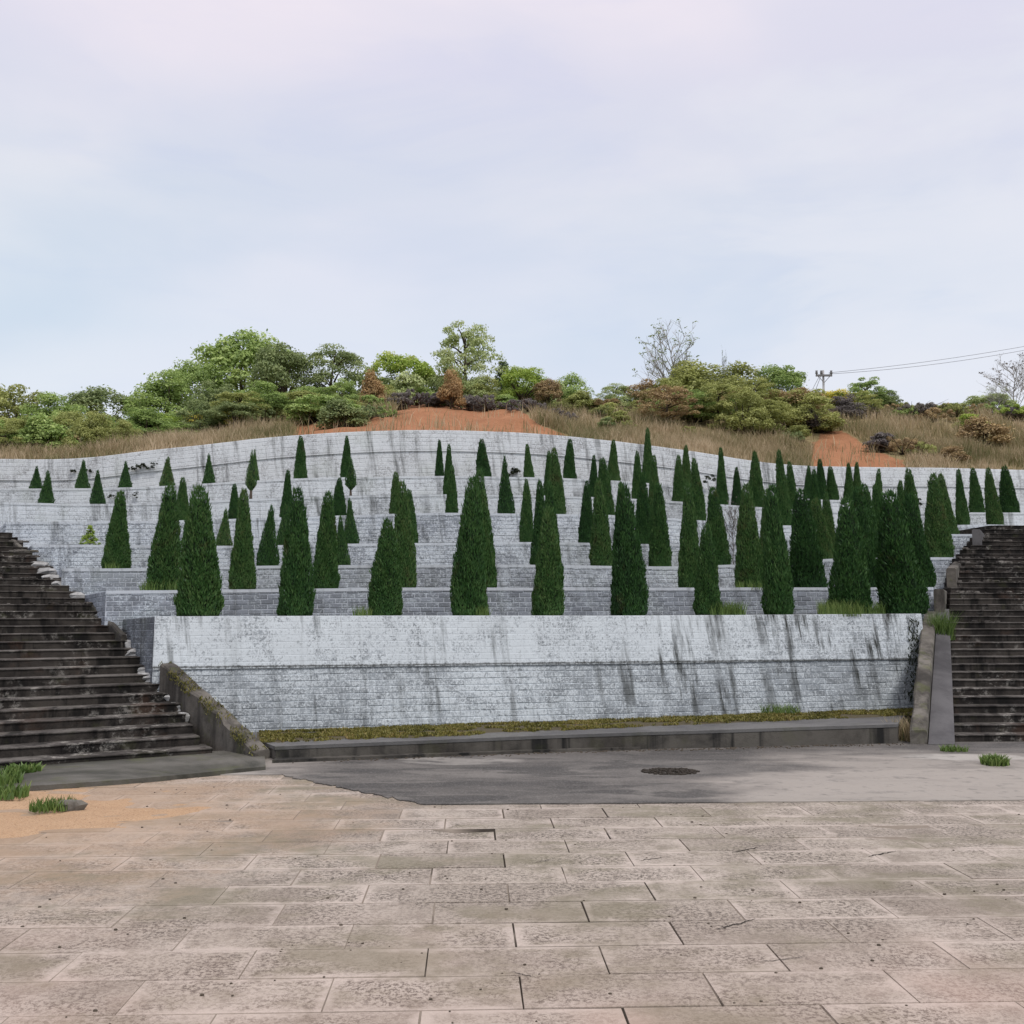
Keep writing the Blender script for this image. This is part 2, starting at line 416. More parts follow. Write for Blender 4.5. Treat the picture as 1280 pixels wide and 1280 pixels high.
# grey cast concrete with wet dark areas and paler dried ones
m, t = newmat('apron_concrete'); P = t.pos(); x, y, z = t.xyz(P)
n1 = t.noise(t.vmul(P, (.55, 1.5, 1)), .8, 6, .65, .7); n2 = t.noise(P, 4, 5, .7); n3 = t.noise(P, 50, 3, .7)
col = t.mix(t.step(n1, .35, .7), (.058, .053, .048), (.145, .134, .122))
wob = t.math('MULTIPLY', t.math('SUBTRACT', t.noise(P, .9, 5, .6), .5), 3.2)
lp = t.math('MULTIPLY', t.step(t.math('ADD', x, wob), 1.5, 3.2), t.step(t.math('ADD', y, t.math('SUBTRACT', t.math('MULTIPLY', wob, .6), t.math('MULTIPLY', x, .22))), 12.6, 11.9))
lp = t.math('MAXIMUM', lp, t.math('MULTIPLY', t.math('MULTIPLY', t.step(t.math('ADD', x, wob), 3.0, 4.6), t.step(t.math('ADD', y, t.math('MULTIPLY', wob, .4)), 15.2, 14.3)), .8))
lp = t.math('MAXIMUM', lp, t.math('MULTIPLY', t.step(t.math('ADD', x, t.math('MULTIPLY', wob, .6)), -1.9, -3.6), .75))
col = t.mix(t.math('MULTIPLY', lp, .85), col, t.mix(n2, (.27, .24, .21), (.40, .365, .325)))
def ell(cx, cy, rx, ry):
    q = t.math('ADD', t.math('POWER', t.math('DIVIDE', t.math('ADD', x, -cx), rx), 2.0), t.math('POWER', t.math('DIVIDE', t.math('ADD', y, -cy), ry), 2.0))
    return t.step(t.math('ADD', q, t.math('MULTIPLY', wob, .5)), 1.15, .55)
for (cx, cy, rx, ry, k) in ((6.3, 14.35, 1.0, .35, .8), (-.7, 14.0, .9, .4, .45), (9.5, 14.6, 1.6, .8, .8), (-4.5, 12.9, 1.6, .5, .5)):
    col = t.mix(t.math('MULTIPLY', ell(cx, cy, rx, ry), k), col, (.36, .34, .31))
col = t.mix(t.math('MULTIPLY', t.step(t.noise(t.vmul(P, (.5, 1.7, 1)), 1.1, 5, .65, .5), .50, .60), t.math('SUBTRACT', .75, t.math('MULTIPLY', lp, .65))), col, (.032, .03, .028))
col = t.mix(t.math('MULTIPLY', t.step(n2, .50, .70), .5), col, (.05, .047, .042))
col = t.mix(t.math('MULTIPLY', t.step(n3, .52, .66), .45), col, (.25, .24, .225))
t.out(col, t.math('ADD', .5, t.math('MULTIPLY', n1, .5)), t.math('ADD', n2, n3), .35, .006, .4)
M_apron = m

# hillside: dry olive turf with bare red soil where the cut was made
m, t = newmat('hillside'); P = t.pos(); s = t.attr('soil')
n1 = t.noise(P, 1.1, 6, .7); n2 = t.noise(P, 9, 4, .7)
turf = t.mix(n1, (.15, .13, .06), (.32, .25, .14))
ns = t.noise(t.vmul(P, (1, 1, 1)), 2.0, 6, .7)
red = t.mix(ns, (.19, .08, .042), (.42, .215, .115)); red = t.mix(t.math('MULTIPLY', t.step(n2, .55, .75), .5), red, (.17, .075, .04))
f = t.step(t.math('ADD', s, t.math('MULTIPLY', t.math('SUBTRACT', n1, .5), .6)), .42, .58)
t.out(t.mix(f, turf, red), .95, t.math('ADD', n1, n2), .7, .05, .1)
M_hill = m

# ------------------------------------------------------------------ ground, paving, concrete
link('ground', mesh('ground', [(-2500, -600, -.14), (2500, -600, -.14), (2500, 4500, -.14), (-2500, 4500, -.14)], [[0, 1, 2, 3]]), M_ground)['kind'] = 'structure'

FW = Vector((-.039, .99924, 0)); RT = Vector((.99924, .039, 0))
PITCHX, PITCHY, JNT = 1.02, .482, .011


def slab_mesh(seed):
    rr = random.Random(seed); h = .05; c = .0035; vs = []; fs = []
    ring = []
    for (sx, sy) in ((-1, -1), (1, -1), (1, 1), (-1, 1)):
        ring.append((sx * (.5 + rr.uniform(-.002, .001)), sy * (.5 + rr.uniform(-.004, .002))))
    for p in ring: vs.append((p[0], p[1], -h))
    for p in ring: vs.append((p[0], p[1], -.006 - rr.uniform(0, .003)))
    for p in ring: vs.append((p[0] * (1 - c * rr.uniform(.4, 1.1)), p[1] * (1 - 2 * c * rr.uniform(.4, 1.1)), rr.uniform(-.0015, .0015)))
    for k in range(2):
        for i in range(4): j = (i + 1) % 4; fs.append([k * 4 + i, k * 4 + j, k * 4 + 4 + j, k * 4 + 4 + i])
    fs.append([8, 9, 10, 11]); fs.append([3, 2, 1, 0])
    return mesh('paving_slab', vs, fs, mats=[M_slab])


slabs = [slab_mesh(i) for i in range(4)]
pav = MB()
pav.add([(-16, -3, -.03), (16, -3, -.03), (16, 14, -.03), (-16, 14, -.03)], [[0, 1, 2, 3]])
# dirt lying in the joints, a touch uneven so that some joints are full and others gape
gx, gy = 130, 80
jv = []; jf = []
for j in range(gy):
    for i in range(gx):
        X = -13 + 26 * i / (gx - 1); Y = -1 + 14.5 * j / (gy - 1)
        q = fbm(X * 1.1, Y * 1.1, 3) * .006 - .0022 - .012 * max(0, min(1, (X + .6) / .5)) * (1 if X < 1.4 else max(0, 1 - (X - 1.4) / .8)) * max(0, min(1, .6 + 1.5 * nz(X * .8, Y * 1.3, 6)))
        jv.append((X, Y, min(q, -.0036)))
for j in range(gy - 1):
    for i in range(gx - 1): jf.append([j * gx + i, j * gx + i + 1, (j + 1) * gx + i + 1, (j + 1) * gx + i])
pavement = link('pavement', mesh('pavement', jv, jf, True), M_joint); tag(pavement, kind='structure')
cells = []
for k in range(-12, 18):
    y0 = 5.40 + .482 * k; off = .27 if k % 2 == 0 else -.25
    off += .0 if k < 5 else .06 * math.sin(k * 2.1)
    for i in range(-12, 13):
        c = RT * (off + PITCHX * (i + .5)) + FW * (y0 + PITCHY / 2) + Vector((0, 0, 0))
        lim = 10.86 + (c.x * .039) if c.x > -.93 else 10.9 + (-.93 - c.x) * 1.02
        if c.y - .2 > min(lim, 12.9): continue
        vis = c.y > 3.4 and abs(c.x) < c.y * .5 + .75
        cells.append((c, vis))
vis_cells = sorted([c for c in cells if c[1]], key=lambda c: c[0].y)
hid = MB()
for n, (c, v) in enumerate(vis_cells):
    gap = JNT * random.uniform(.2, .9) + (random.uniform(-.002, .008) if -.7 < c.x < 1.7 else 0)
    M = Matrix.Translation(c + Vector((0, 0, random.uniform(-.0025, .0015)))) @ Matrix.Rotation(R(2.235) + random.gauss(0, .0012), 4, 'Z') @ Matrix.Rotation(random.gauss(0, .0011), 4, 'X') @ Matrix.Rotation(random.gauss(0, .0007), 4, 'Y') @ Matrix.Diagonal((PITCHX - gap, PITCHY - gap, 1, 1))
    if n < 300: link('paving_slab', slabs[n % 4], None, pavement, M)
    else: hid.add([M @ v_.co for v_ in slabs[0].vertices], [list(p.vertices) for p in slabs[0].polygons])
for c, v in cells:
    if not v:
        M = Matrix.Translation(c) @ Matrix.Rotation(R(2.235), 4, 'Z') @ Matrix.Diagonal((PITCHX - JNT, PITCHY - JNT, 1, 1))
        hid.add([M @ v_.co for v_ in slabs[0].vertices], [list(p.vertices) for p in slabs[0].polygons])
tag(link('paving_slab', hid.mesh('paving_slabs_far', [M_slab]), None, pavement), kind='stuff')

ap = MB()
edge = [(-16, 12.95), (-2.85, 12.85)]
for i in range(1, 60):
    f = i / 60; edge.append((-2.85 + 1.95 * f + .10 * nz(f * 19, 2), 12.85 - 1.97 * f + .12 * nz(f * 23, 5)))
for i in range(0, 240): edge.append((-.9 + 17 * i / 239, 10.9 + .039 * (17 * i / 239) + .035 * fbm(i * .21, 9) + .05 * fbm(i * .05, 3)))
ap.prism(edge + [(16.1, 30), (-16, 30)], -.04, .011)
tag(link('concrete_apron', ap.mesh('concrete_apron'), M_apron), kind='structure')

# orange earth washed over the paving
n = 90; sv = []; sf = []
for j in range(n):
    for i in range(n):
        X = -13 + 11.6 * i / (n - 1); Y = 6.8 + 6.2 * j / (n - 1)
        q = ((X + 7.4) / 4.4) ** 2 + ((Y - 10.3) / 2.0) ** 2 if X > -7.4 else ((Y - 10.3) / 2.0) ** 2
        mk = .55 - q + 1.3 * fbm(X * .8, Y * 1.1, 1) + .9 * fbm(X * 3, Y * 4, 5)
        sv.append((X, Y, max(-.02, min(.07, .05 * mk)) + .008 * nz(X * 9, Y * 9) + .003))
for j in range(n - 1):
    for i in range(n - 1): sf.append([j * n + i, j * n + i + 1, (j + 1) * n + i + 1, (j + 1) * n + i])
tag(link('sand', mesh('sand', sv, sf, True), M_sand), kind='stuff')

# cracks across some slabs, and soil showing where a corner is broken out
M_crack = flat_mat('crack_dirt', (.035, .028, .022), (.02, .016, .013), 10)
for (pxa, pya, pxb, pyb, wid, sd) in ((897, 1162, 945, 1149, .012, 1), (950, 1203, 1010, 1196, .006, 2), (800, 1076, 830, 1072, .014, 3), (915, 1066, 950, 1059, .014, 4), (640, 1215, 668, 1222, .007, 5), (1085, 1071, 1120, 1064, .016, 6), (665, 1079, 692, 1074, .008, 7)):
    p0, p1 = G(pxa, pya), G(pxb, pyb); dv = (p1 - p0); nv = Vector((-dv.y, dv.x, 0)).normalized(); V = []; F = []; m_ = 24
    for i in range(m_ + 1):
        f = i / m_; c = p0 + dv * f + nv * (.035 * fbm(f * 6, sd, 3)); h_ = wid * .5 * (math.sin(math.pi * min(.97, f + .03)) ** .5) * (1 + .8 * nz(f * 14, sd))
        V += [c + nv * h_ + Vector((0, 0, .0035)), c - nv * h_ + Vector((0, 0, .0035))]
    for i in range(m_): F.append([2 * i, 2 * i + 1, 2 * i + 3, 2 * i + 2])
    link('crack', mesh('crack', V, F, mats=[M_crack]), None, pavement)

# ------------------------------------------------------------------ low platform in front of the wall
fr = [G(345, 952), G(430, 949), G(520, 946), G(610, 943), G(700, 940), G(800, 937.5), G(900, 935.5), G(1010, 932.5), G(1122, 930)]
bk = []
for px in (1138, 1000, 850, 700, 550, 430, 330, 300):
    d = D(1, px) - .25; bk.append(Vector((rdir(px, 890)[0] * d, d, 0)))
def sth(x): return .2 + (x + 3.2) / 9.2 * .10
def stz(x, y): return sth(x) - .035 * max(0, y - float(np.interp(x, [p.x for p in fr], [p.y for p in fr])))


stg = empty('low_platform', fr[4], 'long low dark stained concrete platform with mossy strip along foot of white wall', 'platform')
b = MB(); poly = [(p.x, p.y) for p in fr + bk]; o0 = stg.location
b.prism([(p[0] - o0.x, p[1] - o0.y) for p in poly], -.02, lambda p: stz(p[0] + o0.x, p[1] + o0.y) - .047)
link('platform_base', b.mesh('platform_base', [M_stage]), None, stg)
b = MB(); cen = Vector((0, 16.5, 0))
fr2 = [p + Vector((-.004, -.009, 0)) for p in fr]
fr2[0].x -= .01; fr2[-1].x += .01
b.prism([(p.x - o0.x, p.y - o0.y) for p in fr2 + bk], lambda p: stz(p[0] + o0.x, p[1] + o0.y) - .045, lambda p: stz(p[0] + o0.x, p[1] + o0.y))
link('platform_slab', b.mesh('platform_slab', [M_stagetop]), None, stg)
# shallow step running along the foot of the platform
b = MB(); inn = [p + Vector((0, -.012, 0)) for p in fr[:6]]; ou = [p + Vector((0, -.22 + .03 * i, 0)) for i, p in enumerate(fr[:6])]
b.prism([(p.x - o0.x, p.y - o0.y) for p in ou + inn[::-1]], .0, .05)
link('foot_course', b.mesh('foot_course', [M_stage]), None, stg)

# ------------------------------------------------------------------ retaining walls
BV = np.array([(-.5, 0, -.5), (.5, 0, -.5), (.5, 0, .5), (-.5, 0, .5), (-.5, -.75, -.5), (.5, -.75, -.5), (.5, -.75, .5), (-.5, -.75, .5),
               (-.475, -1, -.43), (.475, -1, -.43), (.475, -1, .43), (-.475, -1, .43)])
BF = [[0, 1, 5, 4], [1, 2, 6, 5], [2, 3, 7, 6], [3, 0, 4, 7], [4, 5, 9, 8], [5, 6, 10, 9], [6, 7, 11, 10], [7, 4, 8, 11], [8, 9, 10, 11]]
BRICKS = []
for i in range(4):
    q = BV.copy(); q[4:8] += rng.normal(0, .008, (4, 3)); q[8:12] += rng.normal(0, .013, (4, 3)) * np.array([.5, 4, 1.2])
    BRICKS.append(q)
BOXV = BV[[0, 1, 2, 3, 8, 9, 10, 11]]; BOXF = [[0, 1, 5, 4], [1, 2, 6, 5], [2, 3, 7, 6], [3, 0, 4, 7], [4, 5, 6, 7]]


def build_wall(root, pts, bots, hc, L, bmat, jmat, nind=300, batter=.1, thick=.3, proud=.008, lift=None, cheap=False, bricks=True, jtw=.011):
    """pts: top edge in plan order (left to right as seen from the front); bots: z of the foot under each point"""
    pts = [Vector(p) for p in pts]; n = len(pts)
    o0 = root.location
    seg = [(pts[i + 1] - pts[i]).length for i in range(n - 1)]; cum = [0]
    for s_ in seg: cum.append(cum[-1] + s_)

    def frame(i):
        a, c = pts[max(i - 1, 0)], pts[min(i + 1, n - 1)]; tt = (c - a).normalized()
        out = Vector((tt.y, -tt.x, 0)).normalized()          # towards the plaza
        dn = (Vector((0, 0, -1)) + out * batter); return tt, out, dn
    V = []; F = []
    zl = None if lift is None else lift

    def ring(i, ztop, zbot, push):
        tt, out, dn = frame(i); p = pts[i]
        a = p + dn * (p.z - ztop) + out * push; c = p + dn * (p.z - zbot) + out * push
        e = p - out * thick
        return [a, c, Vector((e.x, e.y, zbot)), Vector((e.x, e.y, ztop))]
    bands = [(lambda i: pts[i].z, lambda i: bots[i], 0.0)]
    if lift is not None:
        bands = [(lambda i: pts[i].z, lambda i: lift(i), .035), (lambda i: lift(i) - .003, lambda i: bots[i], 0.0)]
    for zt, zb, push in bands:
        b0 = len(V)
        for i in range(n): V += [q - o0 for q in ring(i, zt(i), zb(i), push)]
        for i in range(n - 1):
            for k in range(4):
                l = (k + 1) % 4; F.append([b0 + i * 4 + k, b0 + i * 4 + l, b0 + i * 4 + 4 + l, b0 + i * 4 + 4 + k])
        F.append([b0 + 3, b0 + 2, b0 + 1, b0]); e = b0 + (n - 1) * 4; F.append([e, e + 1, e + 2, e + 3])
    link('wall_core', mesh('wall_core', V, F, mats=[jmat]), None, root)
    if not bricks: return
    items = []
    hmax = max(pts[i].z - bots[i] for i in range(n)); nc = int(hmax / hc) + 1
    for j in range(nc):
        s0 = -L * (.5 if j % 2 else 0) + random.uniform(-.02, .02)
        while s0 < cum[-1] - .04:
            a, e = max(s0, 0.0), min(s0 + L, cum[-1]); s0 += L
            if e - a < .06: continue
            sm = (a + e) / 2; i = min(max(np.searchsorted(cum, sm) - 1, 0), n - 2); f = (sm - cum[i]) / max(seg[i], 1e-6)
            p = pts[i].lerp(pts[i + 1], f); zb = bots[i] * (1 - f) + bots[i + 1] * f
            z = p.z - (j + .5) * hc
            if z - hc * .3 < zb: continue
            tt = (pts[i + 1] - pts[i]).normalized(); out = Vector((tt.y, -tt.x, 0)).normalized(); dn = Vector((0, 0, -1)) + out * batter
            push = .0
            if lift is not None and z > lift(i) * (1 - f) + lift(i + 1) * f: push = .035
            c = p + dn * ((j + .5) * hc) + out * push
            up = (-dn).normalized(); up = (up - tt * up.dot(tt)).normalized(); no = tt.cross(up).normalized()  # into the wall is -no side
            if no.dot(out) < 0: no = -no
            items.append((c, tt, no, up, e - a))
    items.sort(key=lambda q: q[0].y)
    sV = []; sF = []
    meshes = [mesh('brick', q, BF, mats=[bmat]) for q in BRICKS] if nind else None
    for q_, (c, tt, no, up, ln) in enumerate(items):
        jt = jtw; pr = proud * random.uniform(.55, 1.5)
        if lift is not None and not cheap and c.z > 1.13: pr *= .2
        tt2 = (tt + up * random.gauss(0, .003)).normalized()
        M3 = Matrix((tt2 * (ln - jt), -no * 1.0, up * (hc - jt))).transposed()
        M = Matrix.Translation(c - o0 - no * .004) @ M3.to_4x4() @ Matrix.Diagonal((1, pr + .004, 1, 1))
        if q_ < nind: link('brick', meshes[q_ % 4], None, root, M)
        else:
            A = np.array(M); bv = BOXV if cheap else BRICKS[q_ % 4]; b0 = len(sV) and sum(len(x_) for x_ in sV)
            sV.append(bv @ A[:3, :3].T + A[:3, 3]); sF += [[b0 + k for k in f_] for f_ in (BOXF if cheap else BF)]
    if sV: tag(link('brick', mesh('bricks_rest', np.vstack(sV), sF, mats=[bmat]), None, root), kind='stuff')


ENDS = {1: (194, 1150), 2: (133, 1166), 3: (78, 1191), 4: (40, 1216), 5: (8, 1254), 6: (-280, 1560), 7: (-280, 1560), 8: (-320, 1600)}
WCOL = (.19, .215, .25)
WALLS = {  # white, brick colour, lime colour, streaks, green, joint, course h, brick l, individual bricks, label
    1: (.70, (.26, .29, .315), (.63, .685, .72), 1.25, .0, (.60, .64, .68), .105, .25, 300, 'tallest front wall of whitewashed brick, black rain streaks, standing behind the low platform'),
    2: (.28, (.23, .255, .30), (.62, .69, .76), .45, .12, (.66, .71, .78), .09, .225, 300, 'low blue-grey brick terrace wall with crisp white joints, first above the tall front wall'),
    3: (.42, (.25, .275, .315), (.64, .70, .76), .6, .12, (.62, .67, .73), .09, .225, 300, 'grey brick terrace wall with pale joints, second above the tall front wall'),
    4: (.54, (.22, .245, .285), (.65, .71, .765), .65, .14, (.58, .62, .68), .09, .23, 300, 'patchy whitewashed brick terrace wall, third above the tall front wall'),
    5: (.58, (.22, .245, .285), (.66, .715, .77), .7, .12, (.56, .60, .66), .09, .23, 300, 'mottled brick terrace wall with pitted dark patches, fourth above the tall front wall'),
    6: (.68, (.27, .29, .315), (.67, .72, .765), .75, .16, (.52, .55, .58), .10, .28, 0, 'pale rendered terrace wall with fine cracks, second below the hilltop wall'),
    7: (.70, (.28, .295, .315), (.68, .725, .765), .75, .12, (.52, .55, .58), .10, .28, 0, 'pale limewashed terrace wall with thin grey stains, just below the hilltop wall'),
    8: (.72, (.33, .335, .345), (.69, .725, .755), .8, .14, (.50, .51, .53), .115, .40, 0, 'highest pale curving retaining wall with faint courses, holding back the grassy red hill'),
}
for k in range(1, 9):
    a, e = ENDS[k]; npt = 46 if k < 6 else 80
    wh, bc, lc, stq, gr, jc, hc, L, nind, label = WALLS[k]
    pxs = np.linspace(a, e, npt); pts = [top(k, p) for p in pxs]
    if k == 1: bots = [-.1] * npt
    else:
        bots = []
        for p in pxs:
            z = top(k - 1, min(max(p, ENDS[k - 1][0]), ENDS[k - 1][1])).z
            ed = 1 if (p < ENDS[k - 1][0] + 30 or p > ENDS[k - 1][1] - 30) else 0
            bots.append(z - .14 - .4 * ed)
    root = empty('retaining_wall', Vector(((pts[0].x + pts[-1].x) / 2, pts[npt // 2].y, bots[npt // 2])), label, 'wall')
    sp = 1.12 if k == 1 else None
    bm_ = wall_mat('wall_brick', wh, bc, lc, stq, gr, None, sp); jm_ = wall_mat('wall_joint', wh, bc, lc, stq, gr, jc, sp)
    lift = (lambda i: 1.12) if k == 1 else None
    if k == 8: lift = lambda i, P_=pxs, T_=pts: T_[i].z - .62
    build_wall(root, pts, bots, hc, L, bm_, jm_, nind, .13 if k == 1 else .05, .3, .009 if k < 6 else .005, lift, cheap=k >= 6, jtw=.014 if k in (2, 3) else .011)
    if k == 1: bm_ = wall_mat('return_brick', .16, (.12, .135, .16), lc, .6, .1, None, None); jm_ = wall_mat('return_joint', .16, (.12, .135, .16), lc, .6, .1, (.46, .50, .56), None)  # less lime on the returns, and their shade put into darker brick
    if k > 1:      # coping laid on the wall, a little proud of its face
        V = []; F = []; o0 = root.location
        for i, p in enumerate(pts):
            tt = (pts[min(i + 1, npt - 1)] - pts[max(i - 1, 0)]).normalized(); out = Vector((tt.y, -tt.x, 0)).normalized(); j = .006 * nz(i * .9, k)
            f0 = p + out * (.017 + j) - o0; b_ = p - out * .30 - o0
            V += [f0 + Vector((0, 0, -.05)), f0 + Vector((0, 0, .008 + j)), b_ + Vector((0, 0, .008)), b_ + Vector((0, 0, -.05))]
        for i in range(npt - 1):
            for q in range(4): l = (q + 1) % 4; F.append([i * 4 + q, i * 4 + l, i * 4 + 4 + l, i * 4 + 4 + q])
        F.append([3, 2, 1, 0]); e_ = (npt - 1) * 4; F.append([e_, e_ + 1, e_ + 2, e_ + 3])
        link('coping', mesh('coping', V, F, mats=[jm_]), None, root)
    # returns at the stair ends, and the terrace soil behind the wall
    if k < 6:
        for side in (0, 1):
            p0 = pts[0] if side == 0 else pts[-1]
            pxn = ENDS[k + 1][side] if k < 5 else ENDS[5][side] + (-10 if side == 0 else 10)
            ex = pxn + (24 if side == 0 else -2) if k < 5 else pxn
            q = top(k + 1, ex); q.z = p0.z - .06
            q.y -= .05
            pl = [q, p0 + (q - p0) * .012 + Vector((0, 0, 0))] if side == 0 else [p0 + (q - p0) * .012, q]
            pl = [pl[0].lerp(pl[1], f) for f in (0, .33, .66, 1)]
            bz = (-.1 if k == 1 else bots[0 if side == 0 else -1])
            shn = Vector((.0, 0, 0))
            build_wall(root, [p_ + shn for p_ in pl], [bz] * 4, hc, L, bm_, jm_, 0, .0, .22, .009)
for k in range(1, 8):
    a, e = ENDS[k]; V = []; F = []; npt = 60
    for p in np.linspace(a + 2, e - 2, npt):
        f0 = top(k, p); g0 = top(k + 1, p)
        V += [(f0.x, f0.y + .26, f0.z - .035), ((f0.x + g0.x) / 2, (f0.y + g0.y) / 2, f0.z - .02), (g0.x, g0.y + .06, f0.z - .03)]
    for i in range(npt - 1):
        for q in range(2): F.append([i * 3 + q, i * 3 + 3 + q, i * 3 + 4 + q, i * 3 + 1 + q])
    tag(link('terrace', mesh('terrace', V, F), M_soilt), kind='structure')


# ------------------------------------------------------------------ staircases
def chipped(p0, p1, back, z0, z1, lip, mat_i, mb, nseg=26, amp=.006, seed=0):
    """a long tread slab with a worn, uneven front edge; p0,p1 front ends, back = depth vector"""
    V = []; F = []
    for i in range(nseg + 1):
        f = i / nseg; p = p0.lerp(p1, f); out = -back.normalized()
        j = amp * fbm(f * 37 + seed * 11.3, seed * 3.1, 2) * 2; k = amp * .9 * fbm(f * 29 + seed * 7.7, seed * 5.3, 6) * 2
        big = max(0, fbm(f * 14 + seed * 5, seed, 8) - .22) * .09
        fr_ = p + out * (lip + j - big)
        V += [Vector((fr_.x, fr_.y, z0)), Vector((fr_.x, fr_.y, z1 - .004 + k - big * .4)), p + back * .12 + Vector((0, 0, 0)), p + back, p + back]
        V[-3] = Vector((V[-3].x, V[-3].y, z1 + k * .5)); V[-2] = Vector((V[-2].x, V[-2].y, z1 + .003)); V[-1] = Vector((V[-1].x, V[-1].y, z0))
    for i in range(nseg):
        a, c = i * 5, i * 5 + 5
        for q in range(4): F.append([a + q, c + q, c + q + 1, a + q + 1])
        F.append([a + 4, c + 4, c, a])
    F.append([4, 3, 2, 1, 0]); e = nseg * 5; F.append([e, e + 1, e + 2, e + 3, e + 4])
    mb.add(V, F, mat_i)


def rubble(c, sx, sy, sz, seed):
    rr = random.Random(seed); vs = []; fs = []
    for z in (0, .55, 1):
        for a in range(7):
            an = a * 2 * math.pi / 7 + rr.uniform(-.2, .2); q = (1, 1.02, .75)[int(z * 2)] * rr.uniform(.8, 1.1)
            vs.append((c[0] + math.cos(an) * sx * q, c[1] + math.sin(an) * sy * q, c[2] + z * sz * rr.uniform(.85, 1.1)))
    for k in range(2):
        for a in range(7): b_ = (a + 1) % 7; fs.append([k * 7 + a, k * 7 + b_, k * 7 + 7 + b_, k * 7 + 7 + a])
    fs.append(list(range(14, 21))); fs.append(list(range(6, -1, -1)))
    return vs, fs


def stairs(label, nh, c1, tr, rise, N, near_px, far_px, side, z0=0.0):
    """nh: horizontal unit vector up the stair; near_px(n): photo column of each step's inner end; far_px: outer end"""
    u1 = (near_px(1) - 640) / FPX
    root = empty('staircase', Vector((u1 * c1 / (nh.x * u1 + nh.y), c1 / (nh.x * u1 + nh.y), z0)), label, 'stairs')
    o0 = root.location; E = []
    for n in range(1, N + 1):
        c = c1 + tr * (n - 1); ends = []
        for px in ((far_px, near_px(n)) if side == 0 else (near_px(n), far_px)):
            u = (px - 640) / FPX; d = c / (nh.x * u + nh.y); ends.append(Vector((u * d, d, 0)))
        L, Rr = ends; E.append((L, Rr)); zt = z0 + n * rise
        dep = tr * 1.25 if n < N else tr * 6
        back = Vector((nh.x, nh.y, 0)) * dep
        b = MB()
        zb = max(z0, z0 + (n - 2) * rise) - .02
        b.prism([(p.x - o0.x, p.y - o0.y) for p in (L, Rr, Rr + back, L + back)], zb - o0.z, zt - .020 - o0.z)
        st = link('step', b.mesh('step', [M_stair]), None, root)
        b = MB(); sh = Vector((o0.x, o0.y, 0))
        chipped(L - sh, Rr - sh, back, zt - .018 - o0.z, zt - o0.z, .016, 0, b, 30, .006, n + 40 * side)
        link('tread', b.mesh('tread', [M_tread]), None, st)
    return root, E


def tab(t_):
    xs, ys = zip(*t_); return lambda n: float(np.interp(n, xs, ys))


a31 = R(31)
lroot, LE = stairs('broad dark worn staircase beside the mossy sloping parapet, its step ends broken', Vector((-math.sin(a31), math.cos(a31), 0)), 14.53, .378, .126, 30,
                   tab([(1, 272), (2, 256), (3, 247), (4, 238), (5, 232), (6, 226), (7, 218), (8, 199), (9, 191), (10, 184), (11, 178), (12, 172), (13, 166), (14, 160), (15, 150), (16, 137), (17, 124), (18, 108), (20, 88), (22, 66), (24, 52), (26, 40), (28, 28), (30, 14)]), -170, 0, .0)
rroot, RE = stairs('dark weathered staircase beside the straight grey ramp and thick leaning parapet', Vector((-math.sin(R(2)), math.cos(R(2)), 0)), 15.8, .287, .12, 35,
                   tab([(1, 1183), (16, 1183), (20, 1186), (24, 1191), (27, 1199), (30, 1214), (33, 1226), (35, 1240)]), 1420, 1, .0)
# broken pale ends of the lower steps, and crumbled rubble near the tops
lo = lroot.location
for n in list(range(4, 17)) + [19, 21, 22, 23, 24]:
    L, Rr = LE[n - 1]; z = n * .126
    s_ = random.uniform(.15, .26) if n > 5 else random.uniform(.09, .14)
    vs, fs = rubble((Rr.x - s_ * random.uniform(.3, .8) - lo.x, Rr.y - .02 + .08 - lo.y, z - .126 + .005), s_, s_ * .75, .125 * random.uniform(.8, 1.15), n)
    link('broken_block', mesh('broken_block', vs, fs, mats=[M_pale]), None, lroot)
for (root, EE, rise, ns) in ((lroot, LE, .126, (17, 21, 23, 25, 26, 28)), (rroot, RE, .12, (15, 20, 22, 24, 25, 26, 27, 29, 31))):
    b = MB(); o0 = root.location
    for n in ns:
        L, Rr = EE[n - 1]
        for q in range(26):
            f = random.random(); f = f ** 1.5 if root is rroot else 1 - f ** 1.8 * .8
            p = L.lerp(Rr, f); s_ = random.uniform(.02, .06)
            vs, fs = rubble((p.x - o0.x, p.y - o0.y + random.uniform(.03, .2), n * rise - o0.z), s_ * 1.6, s_, s_ * .8, q + n * 100); b.add(vs, fs)
    tag(link('crumbled_mortar', b.mesh('crumbled_mortar', [M_tread]), None, root), kind='stuff')


